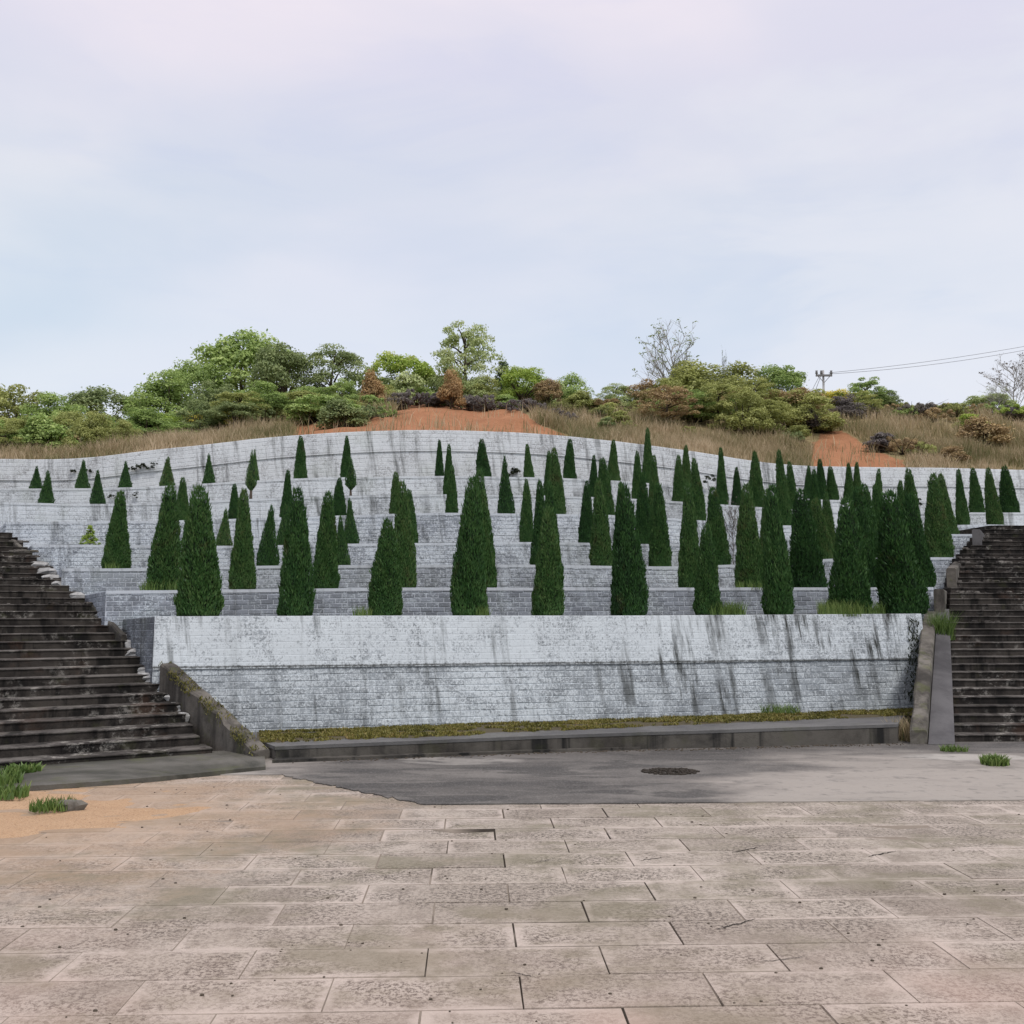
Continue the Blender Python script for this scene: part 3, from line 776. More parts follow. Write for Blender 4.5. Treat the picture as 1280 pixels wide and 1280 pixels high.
def sloped(path_in, width_dir, w_, ztops, zbots, mat, name, parent, jit=.02, seed=0):
    """parapet: plan path of its inner edge, thickness w_ along width_dir, top and bottom heights along it"""
    V = []; F = []; o0 = parent.location; m_ = 10; path = []; zt = []; zb = []
    for i in range(len(path_in) - 1):
        for q in range(m_ if i < len(path_in) - 2 else m_ + 1):
            f = q / m_; path.append(path_in[i].lerp(path_in[i + 1], f)); zt.append(ztops[i] * (1 - f) + ztops[i + 1] * f); zb.append(zbots[i] * (1 - f) + zbots[i + 1] * f)
    n_ = len(path)
    for i in range(n_):
        p = path[i]; j = jit * fbm(i * .61, seed, 3) * 2; k = jit * fbm(i * .47, seed, 9) * 2
        wv = width_dir * w_
        V += [Vector((p.x, p.y, zb[i])) - o0, Vector((p.x + j, p.y, zt[i] - .03 + k)) - o0, Vector((p.x + wv.x * .12, p.y + wv.y * .12, zt[i] + k)) - o0,
              Vector((p.x + wv.x * .9, p.y + wv.y * .9, zt[i] + j)) - o0, Vector((p.x + wv.x, p.y + wv.y, zt[i] - .03)) - o0, Vector((p.x + wv.x, p.y + wv.y, zb[i])) - o0]
    for i in range(n_ - 1):
        for q in range(6): l = (q + 1) % 6; F.append([i * 6 + q, i * 6 + l, i * 6 + 6 + l, i * 6 + 6 + q])
    F.append([0, 1, 2, 3, 4, 5]); e = (n_ - 1) * 6; F.append([e + 5, e + 4, e + 3, e + 2, e + 1, e])
    return link(name, mesh(name, V, F, mats=[mat]), None, parent)


# parapet of the broad stair
A0, A1, A2 = G(318, 951), at(258, 885, 15.1), at(200, 832, 16.2)
wd = Vector((.72, .69, 0))
for v in (A0, A1, A2): v.z = 0
sloped([A0, A1, A2], wd, .24, [.13, .66, 1.20], [-.0, .0, .3], M_para, 'parapet', lroot, .04, 1)
P1 = [at(152, 782, 17.75), at(114, 744, 19.3)]; P2 = [at(92, 741, 20.0), at(66, 710, 21.0)]; P3 = [at(40, 690, 21.7), at(14, 665, 22.4)]
for q, pp in enumerate((P1, P2, P3)):
    zt = [p.z - .16 for p in pp]; sloped(pp, wd, .10, zt, [z - .5 for z in zt], M_para, 'parapet', lroot, .018, 5 + q)
# landing in front of the broad stair
LZ = .055
lp_ = [G(p, q, LZ) for p, q in ((332, 958), (290, 962), (230, 968), (150, 975), (60, 981), (-40, 987), (-200, 995))]
bkp = [LE[0][0] + Vector((-.3, .5, 0)), LE[0][1] + Vector((.2, .3, 0)), A0 + Vector((.1, .15, 0))]
b = MB(); b.prism([(p.x, p.y) for p in lp_[::-1] + bkp[::-1][0:1] + [bkp[1], bkp[0]]], .0, LZ)
tag(link('landing', b.mesh('landing', [M_land])), kind='structure')

# parapet and smooth ramp of the other stair
B0, B1, B2 = G(1138, 931), at(1146, 860, 17.6), at(1154, 768, 20.3)
for v in (B0, B1, B2): v.z = 0
sloped([B0, B1, B2], Vector((1, .1, 0)), .27, [.22, 1.02, 2.02], [0, 0, 0], M_para, 'parapet', rroot, .03, 21)
ro = rroot.location; V = []; F = []
for i in range(13):
    f = i / 12; n_ = f * 17; c = 15.7 + n_ * .287; pin = B0.lerp(B2, (c - B0.y) / (B2.y - B0.y))
    u = (1183 - 640) / FPX; xr = c * u + .015
    z = max(.0, n_ * .12 - .0); xl = pin.x + .275
    V += [Vector((xl, c, -.02)) - ro, Vector((xl, c, z + .02)) - ro, Vector((xr, c, z + .02)) - ro, Vector((xr, c, -.02)) - ro]
for i in range(12):
    for q in range(4): l = (q + 1) % 4; F.append([i * 4 + q, i * 4 + l, i * 4 + 4 + l, i * 4 + 4 + q])
F.append([0, 1, 2, 3]); F.append([51, 50, 49, 48])
link('ramp', mesh('ramp', V, F, mats=[M_ramp]), None, rroot)
for q, (p0, p1, h_) in enumerate((((1168, 771, 20.4), (1172, 740, 22.0), .5), ((1184, 742, 22.1), (1193, 702, 24.0), .6), ((1216, 690, 24.6), (1224, 672, 26.0), .7))):
    a_, b_ = at(*p0), at(*p1); zt = [a_.z + .55, b_.z + .02]
    sloped([a_, b_], Vector((1, .1, 0)), .22, zt, [a_.z - .8, b_.z - .8], M_para if q != 2 else M_ramp, 'parapet', rroot, .02, 30 + q)


# ------------------------------------------------------------------ cypresses
def cyp_mesh(kind, seed, n):
    g = np.random.default_rng(seed)
    H, Wd = (2.2, .60) if kind == 'column' else ((1.1, .48) if kind == 'cone' else (.95, .34))
    pr = random.Random(seed); q1, q2, q3 = pr.uniform(-.07, .07), pr.uniform(-.09, .09), pr.uniform(-.07, .07)
    if kind == 'column': T, Rr = [0, .04, .12, .30, .55, .78, .91, .97, 1.0], [.86 + q1, .96, 1.0, .89 + q1 * .7, .68 + q2 * .7, .47 + q2 * .5, .31 + q3 * .5, .19 + q3 * .4, .03]
    elif kind == 'cone': T, Rr = [0, .06, .15, .4, .7, .9, 1.0], [.85, .96, 1.0, .72, .38, .17, .02]
    else: T, Rr = [0, .2, .24, .34, .55, .8, 1.0], [0, 0, .3, 1.0, .85, .35, .02]
    lo = 0 if kind != 'drop' else .2
    tt = lo + (1 - lo) * (1 - np.sqrt(g.random(n) * .985 + .0)); tt = np.clip(tt + g.normal(0, .01, n), lo, .995)
    if kind != 'drop': tt = np.where(g.random(n) < .16, g.random(n) * .99, tt)
    ang = g.random(n) * 2 * math.pi
    lump = 1 + .05 * np.sin(ang * 3 + tt * 9 + seed) + .04 * np.sin(ang * 5 - tt * 23 + seed * 2) + .03 * np.sin(ang * 2 + tt * 41)
    r = np.interp(tt, T, Rr) * .5 * Wd * lump * np.clip(g.normal(.93, .055, n), .6, 1.06)
    z = tt * H
    c = np.stack([r * np.cos(ang), r * np.sin(ang), z], 1)
    outv = np.stack([np.cos(ang), np.sin(ang), np.zeros(n)], 1); tan = np.stack([-np.sin(ang), np.cos(ang), np.zeros(n)], 1)
    d = outv * g.uniform(.05, .40, (n, 1)) + tan * g.normal(0, .25, (n, 1)) + np.array([0, 0, 1.0]); d /= np.linalg.norm(d, axis=1)[:, None]
    ln = g.uniform(.028, .066, n)[:, None] * (H / 2.2) ** .5; wv = np.cross(d, outv * .6 + tan * g.normal(0, .8, (n, 1))); wv /= np.linalg.norm(wv, axis=1)[:, None]
    wd_ = ln * g.uniform(.13, .22, (n, 1))
    wild = g.random(n) < .035 + .14 * (tt > .84); ln = np.where(wild[:, None], ln * 1.9, ln); c = np.where(wild[:, None], c + outv * .012, c)
    V = np.stack([c - d * ln * .25, c + wv * wd_ + d * ln * .3, c + d * ln, c - wv * wd_ + d * ln * .3], 1).reshape(-1, 3)
    zz = np.clip(V[:, 2:3] / H, 0, 1); V[:, :2] += np.hstack([np.sin(zz * 3.1 + seed) - math.sin(seed), np.sin(zz * 2.3 + seed * 2) - math.sin(seed * 2)]) * .016 * Wd * 2
    V[:, 2] = np.maximum(V[:, 2], .0); V /= np.array([Wd, Wd, H])
    rn = np.clip(g.normal(.42, .2, n) + .10 * np.sin(ang * 4 + tt * 17), 0, 1)
    rn = np.repeat(rn, 4); rn[2::4] = np.clip(rn[2::4] + .14, 0, 1)
    me = mesh('cypress_foliage', V, np.arange(4 * n).reshape(n, 4), mats=[M_cyp], rnd=rn)
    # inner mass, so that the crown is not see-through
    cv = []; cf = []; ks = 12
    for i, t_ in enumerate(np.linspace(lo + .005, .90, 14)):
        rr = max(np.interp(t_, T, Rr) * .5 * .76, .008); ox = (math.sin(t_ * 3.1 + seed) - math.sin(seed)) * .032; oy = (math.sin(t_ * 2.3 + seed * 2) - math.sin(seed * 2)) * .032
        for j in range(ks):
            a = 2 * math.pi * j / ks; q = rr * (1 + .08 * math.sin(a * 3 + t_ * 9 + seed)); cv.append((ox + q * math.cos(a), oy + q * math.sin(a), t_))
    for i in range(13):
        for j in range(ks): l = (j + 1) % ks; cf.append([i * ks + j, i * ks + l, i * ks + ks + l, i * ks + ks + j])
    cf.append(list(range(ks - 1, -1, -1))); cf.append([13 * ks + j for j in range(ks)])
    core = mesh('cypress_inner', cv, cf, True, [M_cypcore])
    return me, core


CYP = {'column': [cyp_mesh('column', s_, 12500) for s_ in (1, 2, 3, 4, 5, 6)], 'cone': [cyp_mesh('cone', s_, 5500) for s_ in (11, 12, 13, 14)], 'drop': [cyp_mesh('drop', 21, 2200)]}
tb = MB(); tb.tube([(0, 0, -.06), (0, 0, .12), (.004, 0, .5)], [.05, .042, .015], 8)
TRUNK = tb.mesh('trunk', [M_bark], True)
# terrace, base px, apex px, top py, width px, kind
CYPS = [
    (7, 45, 47, 583, 15, 'o'), (6, 57, 59, 588, 18, 'o'), (7, 103, 104.5, 575, 17, 'o'), (6, 122, 123.5, 588, 18, 'o'), (7, 156, 157, 577, 16, 'o'), (7, 209, 211.5, 571, 18, 'o'), (7, 261, 261.5, 567, 15, 'o'),
    (7, 319.5, 318, 562, 10, 'o'), (6, 313.5, 315, 562, 14, 'd'), (3, 145, 149, 614, 32, 'c'), (2, 205, 212, 607, 39, 'c'), (5, 229, 229.5, 597, 17, 'c'), (1, 248.5, 253, 608, 53, 'c'), (3, 238, 238, 640, 22, 'c'),
    (4, 280, 282, 636, 19, 'o'), (2, 304, 303, 612, 31, 'c'), (5, 293, 293, 605, 14, 'c'), (3, 334, 339, 632, 27, 'o'), (7, 376, 376, 545, 16, 'c'), (7, 432, 433.5, 545, 13, 'c'), (6, 438.5, 438, 571, 14, 'd'),
    (5, 358, 361, 588, 16, 'c'), (4, 355, 357, 630, 19, 'o'), (1, 369, 371, 610, 41, 'c'), (2, 407, 408, 615, 31, 'c'), (5, 424, 424.5, 597, 17, 'c'), (4, 439, 437, 623, 19, 'o'), (3, 427.5, 427, 645, 20, 'o'),
    (5, 495.5, 495.5, 590, 17, 'c'), (2, 505, 503, 602, 30, 'c'), (4, 513, 510, 612, 20, 'c'), (1, 480, 483, 649, 40, 'c'), (7, 549, 549, 550, 11, 'c'), (6, 561, 561, 556, 14, 'c'), (5, 565, 565, 582, 15, 'c'), (7, 605, 603, 549, 18, 'c'),
    (5, 633, 632, 571, 21, 'o'), (1, 586, 589, 596, 43, 'c'), (2, 606, 600, 588, 31, 'c'), (7, 661, 659.5, 555, 13, 'c'), (6, 686, 686, 564, 13, 'c'), (5, 697, 693, 560, 21, 'c'), (7, 712, 711, 549, 16, 'c'), (4, 658, 657.5, 599, 17, 'c'),
    (3, 674, 674, 601, 21, 'c'), (2, 690, 687, 602, 27, 'c'), (1, 685, 683, 634, 38, 'c'), (6, 742, 743, 569, 12, 'c'), (5, 757, 754, 573, 22, 'c'), (4, 732.6, 732.5, 601, 18, 'c'), (3, 752, 749, 601, 27, 'c'), (7, 767, 765.5, 550, 16, 'c'),
    (3, 777, 775, 603, 22, 'c'), (1, 787, 779, 606, 43, 'c'), (6, 797, 796.5, 564, 14, 'c'), (4, 804, 802, 594, 21, 'c'), (7, 808.6, 809, 535, 14, 'c'), (5, 818, 817, 569, 18, 'c'), (3, 825, 821, 605, 27, 'c'), (6, 848, 847.5, 569, 15, 'c'),
    (7, 858, 857, 557, 13, 'c'), (5, 873, 868, 573, 19, 'c'), (2, 862, 860, 605, 28, 'c'), (6, 903, 901, 560, 15, 'c'), (3, 898, 890, 609, 29, 'c'), (6, 921, 921, 584, 13, 'c'), (1, 885, 881, 656, 32, 'c'), (6, 946, 942, 564, 19, 'c'),
    (2, 938, 932, 605, 35, 'c'), (3, 960, 957, 612, 22, 'c'), (1, 974, 966, 607, 36, 'c'), (5, 983, 974, 563, 18, 'c'), (6, 991, 987, 577, 15, 'c'), (7, 1010, 1010, 582, 11, 'c'), (6, 1019, 1018, 587, 15, 'c'), (7, 1027, 1025, 574, 16, 'c'), (7, 1041, 1038, 583, 15, 'c'),
    (2, 1012, 1002, 612, 41, 'c'), (3, 1029, 1018, 624, 27, 'c'), (3.5, 1037, 1031, 617, 20, 'c'), (7, 1061, 1060, 579, 13, 'c'), (7, 1072, 1070, 578, 13, 'c'), (1, 1063, 1056, 623, 48, 'c'), (2, 1080, 1072, 610, 37, 'c'), (3, 1087, 1080, 605, 28, 'c'),
    (5, 1098, 1098, 586, 14, 'c'), (4, 1102, 1094, 605, 18, 'c'), (4, 1127, 1124, 601, 17, 'c'), (1, 1130, 1114, 614, 55, 'c'), (2, 1150, 1135, 618, 36, 'c'), (4, 1142, 1135, 586, 22, 'c'), (3, 1175, 1165, 592, 31, 'c'), (4, 1187, 1176, 592, 21, 'c'),
    (5, 1204, 1197, 587, 16, 'c'), (6, 1222, 1217, 585, 17, 'c'), (5, 1245, 1236, 585, 19, 'c'), (6, 1262, 1256, 583, 22, 'c')]
ORD = 'first second third fourth fifth sixth seventh eighth ninth tenth eleventh twelfth thirteenth fourteenth fifteenth sixteenth seventeenth eighteenth nineteenth twentieth'.split()
TERR = {1: 'lowest terrace', 2: 'second terrace up', 3: 'third terrace up', 4: 'fourth terrace up', 5: 'fifth terrace up', 6: 'sixth terrace up', 7: 'top terrace'}
rank = {}
for k in TERR:
    for i, c_ in enumerate(sorted([c_ for c_ in CYPS if int(c_[0]) == k], key=lambda c_: c_[1])): rank[id(c_)] = i
for n_, c_ in enumerate(CYPS):
    k, pb, pa, pt, wpx, kd = c_; k0 = int(k)
    e = top(k0, min(max(pb, ENDS[k0][0] + 4), ENDS[k0][1] - 4)); off = .55 if k0 < 6 else .45
    if k != k0: off = 1.1
    d = D(k0, pb) + off; u = rdir(pb, PY[k0](pb))[0]; base = Vector((u * d, d, e.z - .04)); apex = at(pa, pt, d)
    ax = apex - base; h = ax.length; w_ = wpx / FPX * d * 1.03
    word = 'teardrop-shaped bare-stemmed cypress' if kd == 'd' else ('broad tall dark cypress' if h > 2.0 and wpx > 38 else ('slender dark cypress' if w_ / h < .31 else ('small conical dark cypress' if h < 1.2 else 'dark conical cypress')))
    o_ = ORD[rank[id(c_)]]
    lab = f'{word} on the {TERR[k0]}, {o_} from the mossy parapet stairs'
    assert len(lab.split()) < 17, lab
    root = empty('cypress_tree', base, lab, 'cypress tree', 'clipped cypresses along the terraces')
    q = Vector((0, 0, 1)).rotation_difference(ax.normalized()); root.rotation_mode = 'QUATERNION'; root.rotation_quaternion = q
    kk = 'drop' if kd == 'd' else ('cone' if kd == 'o' else 'column'); var = CYP[kk]
    spin = Matrix.Rotation(random.uniform(0, 6.28), 4, 'Z')
    fm, cm = var[n_ % len(var)]
    S = Matrix.Diagonal((w_, w_, h, 1))
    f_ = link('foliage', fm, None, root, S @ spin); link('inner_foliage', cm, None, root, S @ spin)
    link('trunk', TRUNK, None, root, Matrix.Diagonal((.9 * h / 2 + .3, .9 * h / 2 + .3, h * (.9 if kk == 'drop' else .35), 1)))


# ------------------------------------------------------------------ the hill
RIDGE = curve([(-900, 590), (-300, 578), (0, 563), (100, 558), (200, 546), (300, 532), (400, 516), (480, 510), (560, 511), (640, 513), (700, 520), (760, 524), (850, 520), (950, 520), (1030, 528), (1150, 518), (1280, 520), (1600, 540), (2100, 575)], 90)
SR = 12.0


def dtop(px): return D(8, px) + .25


def hill(px, s):
    """height and plan position s metres behind the top wall"""
    zt = top(8, px).z - .06; dr = dtop(px) + SR; zr = at(px, RIDGE(px), dr).z
    d = dtop(px) + s; u = rdir(px, 560)[0]
    if s <= SR:
        f = max(s, 0) / SR; f = f * .55 + .45 * f * f * (3 - 2 * f); z = zt + (zr - zt) * f
    else: z = zr - .02 * (s - SR) - .0009 * (s - SR) ** 2
    x = u * d
    z += (fbm(x * .35, d * .35, 4) * .55 + fbm(x * 1.3, d * 1.3, 1) * .12) * min(1, max(s, 0) / 1.5)
    return Vector((x, d, max(z, -.3)))


def proj(p):
    c, s = math.cos(PITCH), math.sin(PITCH); dy, dz = p.y, p.z - EYE
    f = dy * c + dz * s; v = -dy * s + dz * c
    return 640 + FPX * p.x / f, 640 - FPX * v / f


def inpoly(px, py, pl):
    r = False; j = len(pl) - 1
    for i in range(len(pl)):
        if (pl[i][1] > py) != (pl[j][1] > py) and px < (pl[j][0] - pl[i][0]) * (py - pl[i][1]) / (pl[j][1] - pl[i][1]) + pl[i][0]: r = not r
        j = i
    return r


RED = [[(365, 545), (372, 530), (420, 524), (490, 522), (500, 508), (560, 500), (645, 510), (672, 530), (712, 545), (712, 560), (365, 560)],
       [(1028, 536), (1060, 541), (1090, 562), (1130, 574), (1135, 600), (1012, 600), (1016, 560)]]
ss = list(np.linspace(-.2, 14, 46)) + [15, 17, 20, 24, 30, 38, 48, 60, 80, 110, 150]
pcs = np.linspace(-800, 2080, 300); V = []; soil = []
for s_ in ss:
    for p in pcs:
        q = hill(p, s_); V.append(q); a_, b_ = proj(q)
        soil.append(1.0 if any(inpoly(a_, b_, r_) for r_ in RED) and s_ < 14 else 0.0)
npc = len(pcs); F = np.array([[j * npc + i, j * npc + i + 1, (j + 1) * npc + i + 1, (j + 1) * npc + i] for j in range(len(ss) - 1) for i in range(npc - 1)])
sa = np.array(soil).reshape(len(ss), npc)
for _ in range(2): sa = (sa + np.roll(sa, 1, 0) + np.roll(sa, -1, 0) + np.roll(sa, 1, 1) + np.roll(sa, -1, 1)) / 5
V += [Vector((p.x, p.y, -.3)) for p in V[:npc]]; b0 = len(ss) * npc
F = np.vstack([F, np.array([[b0 + i, b0 + i + 1, i + 1, i] for i in range(npc - 1)])])
tag(link('hill', mesh('hill', V, F, True, [M_hill], attrs={'soil': list(sa.ravel()) + [0] * npc})), kind='structure')


def in_red(q):
    a_, b_ = proj(q); return any(inpoly(a_, b_, r_) for r_ in RED)


# dry grass and herbs
def blades(P, H, Wd, lean, rn, seg=2, g=rng):
    """P (n,3) roots; returns verts/faces of bent two-piece blades"""
    n = len(P); a = g.random(n) * 2 * math.pi; s = np.stack([np.cos(a), np.sin(a), np.zeros(n)], 1) * (Wd / 2)[:, None]
    b_ = g.random(n) * 2 * math.pi; l1 = np.stack([np.cos(b_), np.sin(b_), np.zeros(n)], 1) * (lean * H)[:, None]
    up = np.array([0, 0, 1.0]) * H[:, None]
    m1 = P + up * .55 + l1 * .3; tp = P + up + l1
    V = np.stack([P - s, P + s, m1 + s * .75, m1 - s * .75, tp], 1).reshape(-1, 3)
    i = np.arange(n) * 5
    T = np.concatenate([np.stack([i, i + 1, i + 2], 1), np.stack([i, i + 2, i + 3], 1), np.stack([i + 3, i + 2, i + 4], 1)])
    return V, T, np.repeat(rn, 5)





# ------------------------------------------------------------------ broad-leaved trees, shrubs
def leaf_cloud(cen, rad, per, size, g, flat=.8, up=.35):
    """leaf quads round blob centres; cen (m,3), rad (m,)"""
    m_ = len(cen); n = m_ * per; c = np.repeat(cen, per, 0); r = np.repeat(rad, per)
    d = g.normal(size=(n, 3)); d /= np.linalg.norm(d, axis=1)[:, None]; d[:, 2] = np.where(d[:, 2] < -.35, -d[:, 2], d[:, 2])
    k = g.uniform(.45, 1.0, n) ** .6 * np.where(g.random(n) < .22, g.uniform(1.0, 1.45, n), 1.05)
    p = c + d * (r * k)[:, None] * np.array([1, 1, flat])
    nrm = d + g.normal(0, .55, (n, 3)) + np.array([0, 0, up]); nrm /= np.linalg.norm(nrm, axis=1)[:, None]
    t_ = np.cross(nrm, g.normal(size=(n, 3))); t_ /= np.linalg.norm(t_, axis=1)[:, None]; b_ = np.cross(nrm, t_)
    s = (size * g.uniform(.6, 1.35, n))[:, None]
    V = np.stack([p - t_ * s * .5, p + b_ * s * .32 + t_ * s * .05, p + t_ * s * .6, p - b_ * s * .32 + t_ * s * .05], 1).reshape(-1, 3)
    rb = np.repeat(g.uniform(-.14, .14, m_), per)
    rn = np.clip(.42 + rb + g.normal(0, .16, n) + .12 * d[:, 2], 0, 1)
    return V, np.arange(4 * n).reshape(n, 4), np.repeat(rn, 4)


def norm(tk, me):
    n = len(me.vertices); a = np.empty(n * 3, np.float32); me.vertices.foreach_get('co', a); a = a.reshape(-1, 3)
    kx = .5 / np.percentile(np.abs(a[:, :2]).max(1), 97); kz = 1 / np.percentile(a[:, 2], 99.7); M = Matrix.Diagonal((kx, kx, kz, 1))
    me.transform(M); tk.transform(M); return tk, me


def tree_proto(kind, seed):
    """unit tree: height 1, crown about 1 wide.  Returns (trunk mesh, crown mesh or None)"""
    g = np.random.default_rng(seed); rr = random.Random(seed); tb = MB()
    if kind == 'bare' or kind == 'twiggy':
        tips = []
        def twig(p, d, ln, r, lv):
            n_ = 3; q = p; path = [p]; dd = d
            for _ in range(n_):
                dd = (dd + Vector((rr.gauss(0, .12), rr.gauss(0, .12), .10))).normalized(); q = q + dd * ln / n_; path.append(q)
            tb.tube(path, [r, r * .8, r * .6, r * .4], 4 if lv == 0 else 3); tips.append(q)
            if lv >= 2: return
            for i in range(5 if lv == 0 else 4):
                f = rr.uniform(.3, .98); k = min(2, int(f * 3)); o = path[k].lerp(path[k + 1], f * 3 - k)
                sd = (dd + Vector((rr.gauss(0, .55), rr.gauss(0, .55), rr.uniform(0, .4)))).normalized(); twig(o, sd, ln * rr.uniform(.4, .65), r * .55, lv + 1)
        if kind == 'bare':
            ld = [Vector((rr.gauss(0, .012), rr.gauss(0, .012), z_)) for z_ in np.linspace(0, .95, 9)]
            tb.tube(ld, [.010 - .0009 * i for i in range(9)], 5)
            for i in range(24):
                f = rr.uniform(.28, .97) * 8; k = min(7, int(f)); o = ld[k].lerp(ld[k + 1], f - k); a_ = rr.uniform(0, 6.283); el = rr.uniform(.5, 1.15)
                twig(o, Vector((math.cos(a_) * math.cos(el), math.sin(a_) * math.cos(el), math.sin(el))), rr.uniform(.28, .46) * (1.15 - o.z * .6), .0045, 0)
        else:
            for i in range(9): twig(Vector((rr.gauss(0, .05), rr.gauss(0, .05), 0)), Vector((rr.gauss(0, .4), rr.gauss(0, .4), 1)).normalized(), .8, .012, 0)
        tip = np.array([tuple(p) for p in tips]); k = 150 if kind == 'bare' else 420
        sel = tip[g.choice(len(tip), min(k, len(tip)), False)]
        V, F, rn = leaf_cloud(sel, np.full(len(sel), .02), 4, .02, g)
        zx = max(tip[:, 2]); me = mesh('crown', V / zx, F, rnd=rn); t_ = tb.mesh('trunk', None); t_.transform(Matrix.Diagonal((1 / zx,) * 3 + (1,)))
        return norm(t_, me)
    if kind == 'round':
        nb = 44; v = g.normal(size=(nb, 3)); v /= np.linalg.norm(v, axis=1)[:, None]; v[:, 2] = np.where(v[:, 2] < -.5, -v[:, 2], v[:, 2])
        cen = v * g.uniform(.55, .92, (nb, 1)) * np.array([.40, .40, .40]) + np.array([0, 0, .54]); rad = g.uniform(.085, .145, nb); per, sz = 240, .026
    elif kind == 'low':
        nb = 46; a = g.random(nb) * 6.283; q = np.sqrt(g.random(nb)) * .42; zz = g.uniform(.25, 1, nb) * np.sqrt(np.clip(1 - (q / .5) ** 2, .1, 1)) * .8
        cen = np.stack([q * np.cos(a), q * np.sin(a), zz], 1); rad = g.uniform(.10, .2, nb); per, sz = 190, .07
    elif kind == 'dome':
        nb = 60; v = g.normal(size=(nb, 3)); v /= np.linalg.norm(v, axis=1)[:, None]; v[:, 2] = np.abs(v[:, 2])
        cen = v * g.uniform(.5, .95, (nb, 1)) * np.array([.42, .42, .80]) + np.array([0, 0, .08]); rad = g.uniform(.085, .135, nb); per, sz = 220, .026
    elif kind == 'umbrella':
        nb = 36; a = g.random(nb) * 6.283; q = np.sqrt(g.random(nb)) * .42
        cen = np.stack([q * np.cos(a), q * np.sin(a), .84 - .9 * q ** 2 * 1.6 + g.normal(0, .03, nb)], 1); rad = g.uniform(.07, .13, nb); per, sz = 210, .027
        low = np.stack([g.normal(0, .22, 8), g.normal(0, .22, 8), g.uniform(.3, .5, 8)], 1); cen = np.vstack([cen, low]); rad = np.append(rad, g.uniform(.05, .08, 8))
    elif kind == 'tall':
        nb = 60; z = g.uniform(.32, .95, nb); a = g.random(nb) * 6.283; q = g.uniform(.35, 1, nb) * np.interp(z, [.3, .5, .7, .85, 1], [.30, .42, .36, .26, .14])
        cen = np.stack([q * np.cos(a), q * np.sin(a), z], 1); rad = g.uniform(.06, .11, nb); per, sz = 170, .023
    elif kind == 'pine':
        nb = 70; z = g.uniform(.12, .97, nb); a = g.random(nb) * 6.283; q = (1 - z) * .55 * g.uniform(.4, 1, nb) + .02
        cen = np.stack([q * np.cos(a), q * np.sin(a), z], 1); rad = g.uniform(.05, .09, nb); per, sz = 110, .035
    else:   # bush
        nb = 26; v = g.normal(size=(nb, 3)); v /= np.linalg.norm(v, axis=1)[:, None]; v[:, 2] = np.abs(v[:, 2])
        cen = v * g.uniform(.4, .9, (nb, 1)) * np.array([.40, .40, .72]) + np.array([0, 0, .10]); rad = g.uniform(.12, .2, nb); per, sz = 210, .046
    if kind == 'low': cen[:, :2] *= 3
    V, F, rn = leaf_cloud(cen, rad, per, sz, g)
    if kind == 'low': V[:, :2] /= 3
    # stray sprigs break up the outline
    V[:, 2] = np.maximum(V[:, 2], 0)
    me = mesh('crown', V, F, rnd=rn)
    fork = Vector((rr.gauss(0, .02), rr.gauss(0, .02), .30 if kind not in ('bush', 'dome', 'low') else .05))
    topz = .9 if kind in ('tall', 'pine') else .55
    tb.tube([(0, 0, -.06), (0, 0, .05), tuple(fork)], [.035, .026, .02], 7)
    tb.tube([tuple(fork), (fork.x * .5 + rr.gauss(0, .02), fork.y, (fork.z + topz) / 2), (0, 0, topz)], [.02, .014, .005], 6)
    for i in g.choice(len(cen), min(14, len(cen)), False):
        c = Vector(cen[i]); a_ = fork if kind not in ('tall', 'pine') else Vector((0, 0, max(.2, c.z - .12)))
        m_ = a_.lerp(c, .5) + Vector((0, 0, .02)); tb.tube([tuple(a_), tuple(m_), tuple(c)], [.012, .008, .003], 5)
    tk = tb.mesh('trunk', None, True); return norm(tk, me)


PROTO = {}; PLANTED = []
for kd, seeds in (('round', (1, 2, 3)), ('umbrella', (4, 5)), ('tall', (6, 7)), ('pine', (8,)), ('bush', (9, 10, 11, 12)), ('dome', (17, 18, 19)), ('low', (21, 22, 23)), ('bare', (13, 14)), ('twiggy', (15, 16))):
    PROTO[kd] = [tree_proto(kd, s_) for s_ in seeds]
    for tm, cm in PROTO[kd]:
        tm.materials.append(M_bark)
        if cm: cm.materials.append(GREENS['green'])
cnt = {}


def plant(kind, px, ptop, wpx, s_, colr, name, label, cat, group=None, bark=None, hmin=.5, pbase=None):
    """tree or shrub standing s_ metres behind the hilltop wall, its top seen at photo height ptop"""
    b_ = hill(px, s_); t_ = at(px, ptop, b_.y); h = max(t_.z - b_.z, hmin); w_ = wpx / FPX * b_.y
    if kind in ('bush', 'dome', 'round', 'tall') and w_ / h > 1.5: w_ = max(h * 1.5, w_ * .72)
    if kind in ('bush', 'dome', 'round', 'tall') and w_ / h > 1.6: kind = 'low'; h = max(h, w_ / 2.4)
    i = cnt.get(kind, 0); cnt[kind] = i + 1; tm, cm = PROTO[kind][i % len(PROTO[kind])]
    if kind in ('bush', 'dome', 'low'): PLANTED.append((b_.x, b_.y, w_ * .5))
    root = empty(name, (b_.x, b_.y, b_.z - .03), label, cat, group); root['tint'] = colr if name != 'thin_sapling' else ''
    root.rotation_euler[2] = random.uniform(0, 6.28)
    S = Matrix.Diagonal((w_ * 1.08, w_ * 1.08, h, 1))
    for nm, me, mt in (('trunk', tm, bark or M_bark), ('crown', cm, GREENS[colr])):
        o = link(nm, me, None, root, S); o.material_slots[0].link = 'OBJECT'; o.material_slots[0].material = mt
    return root


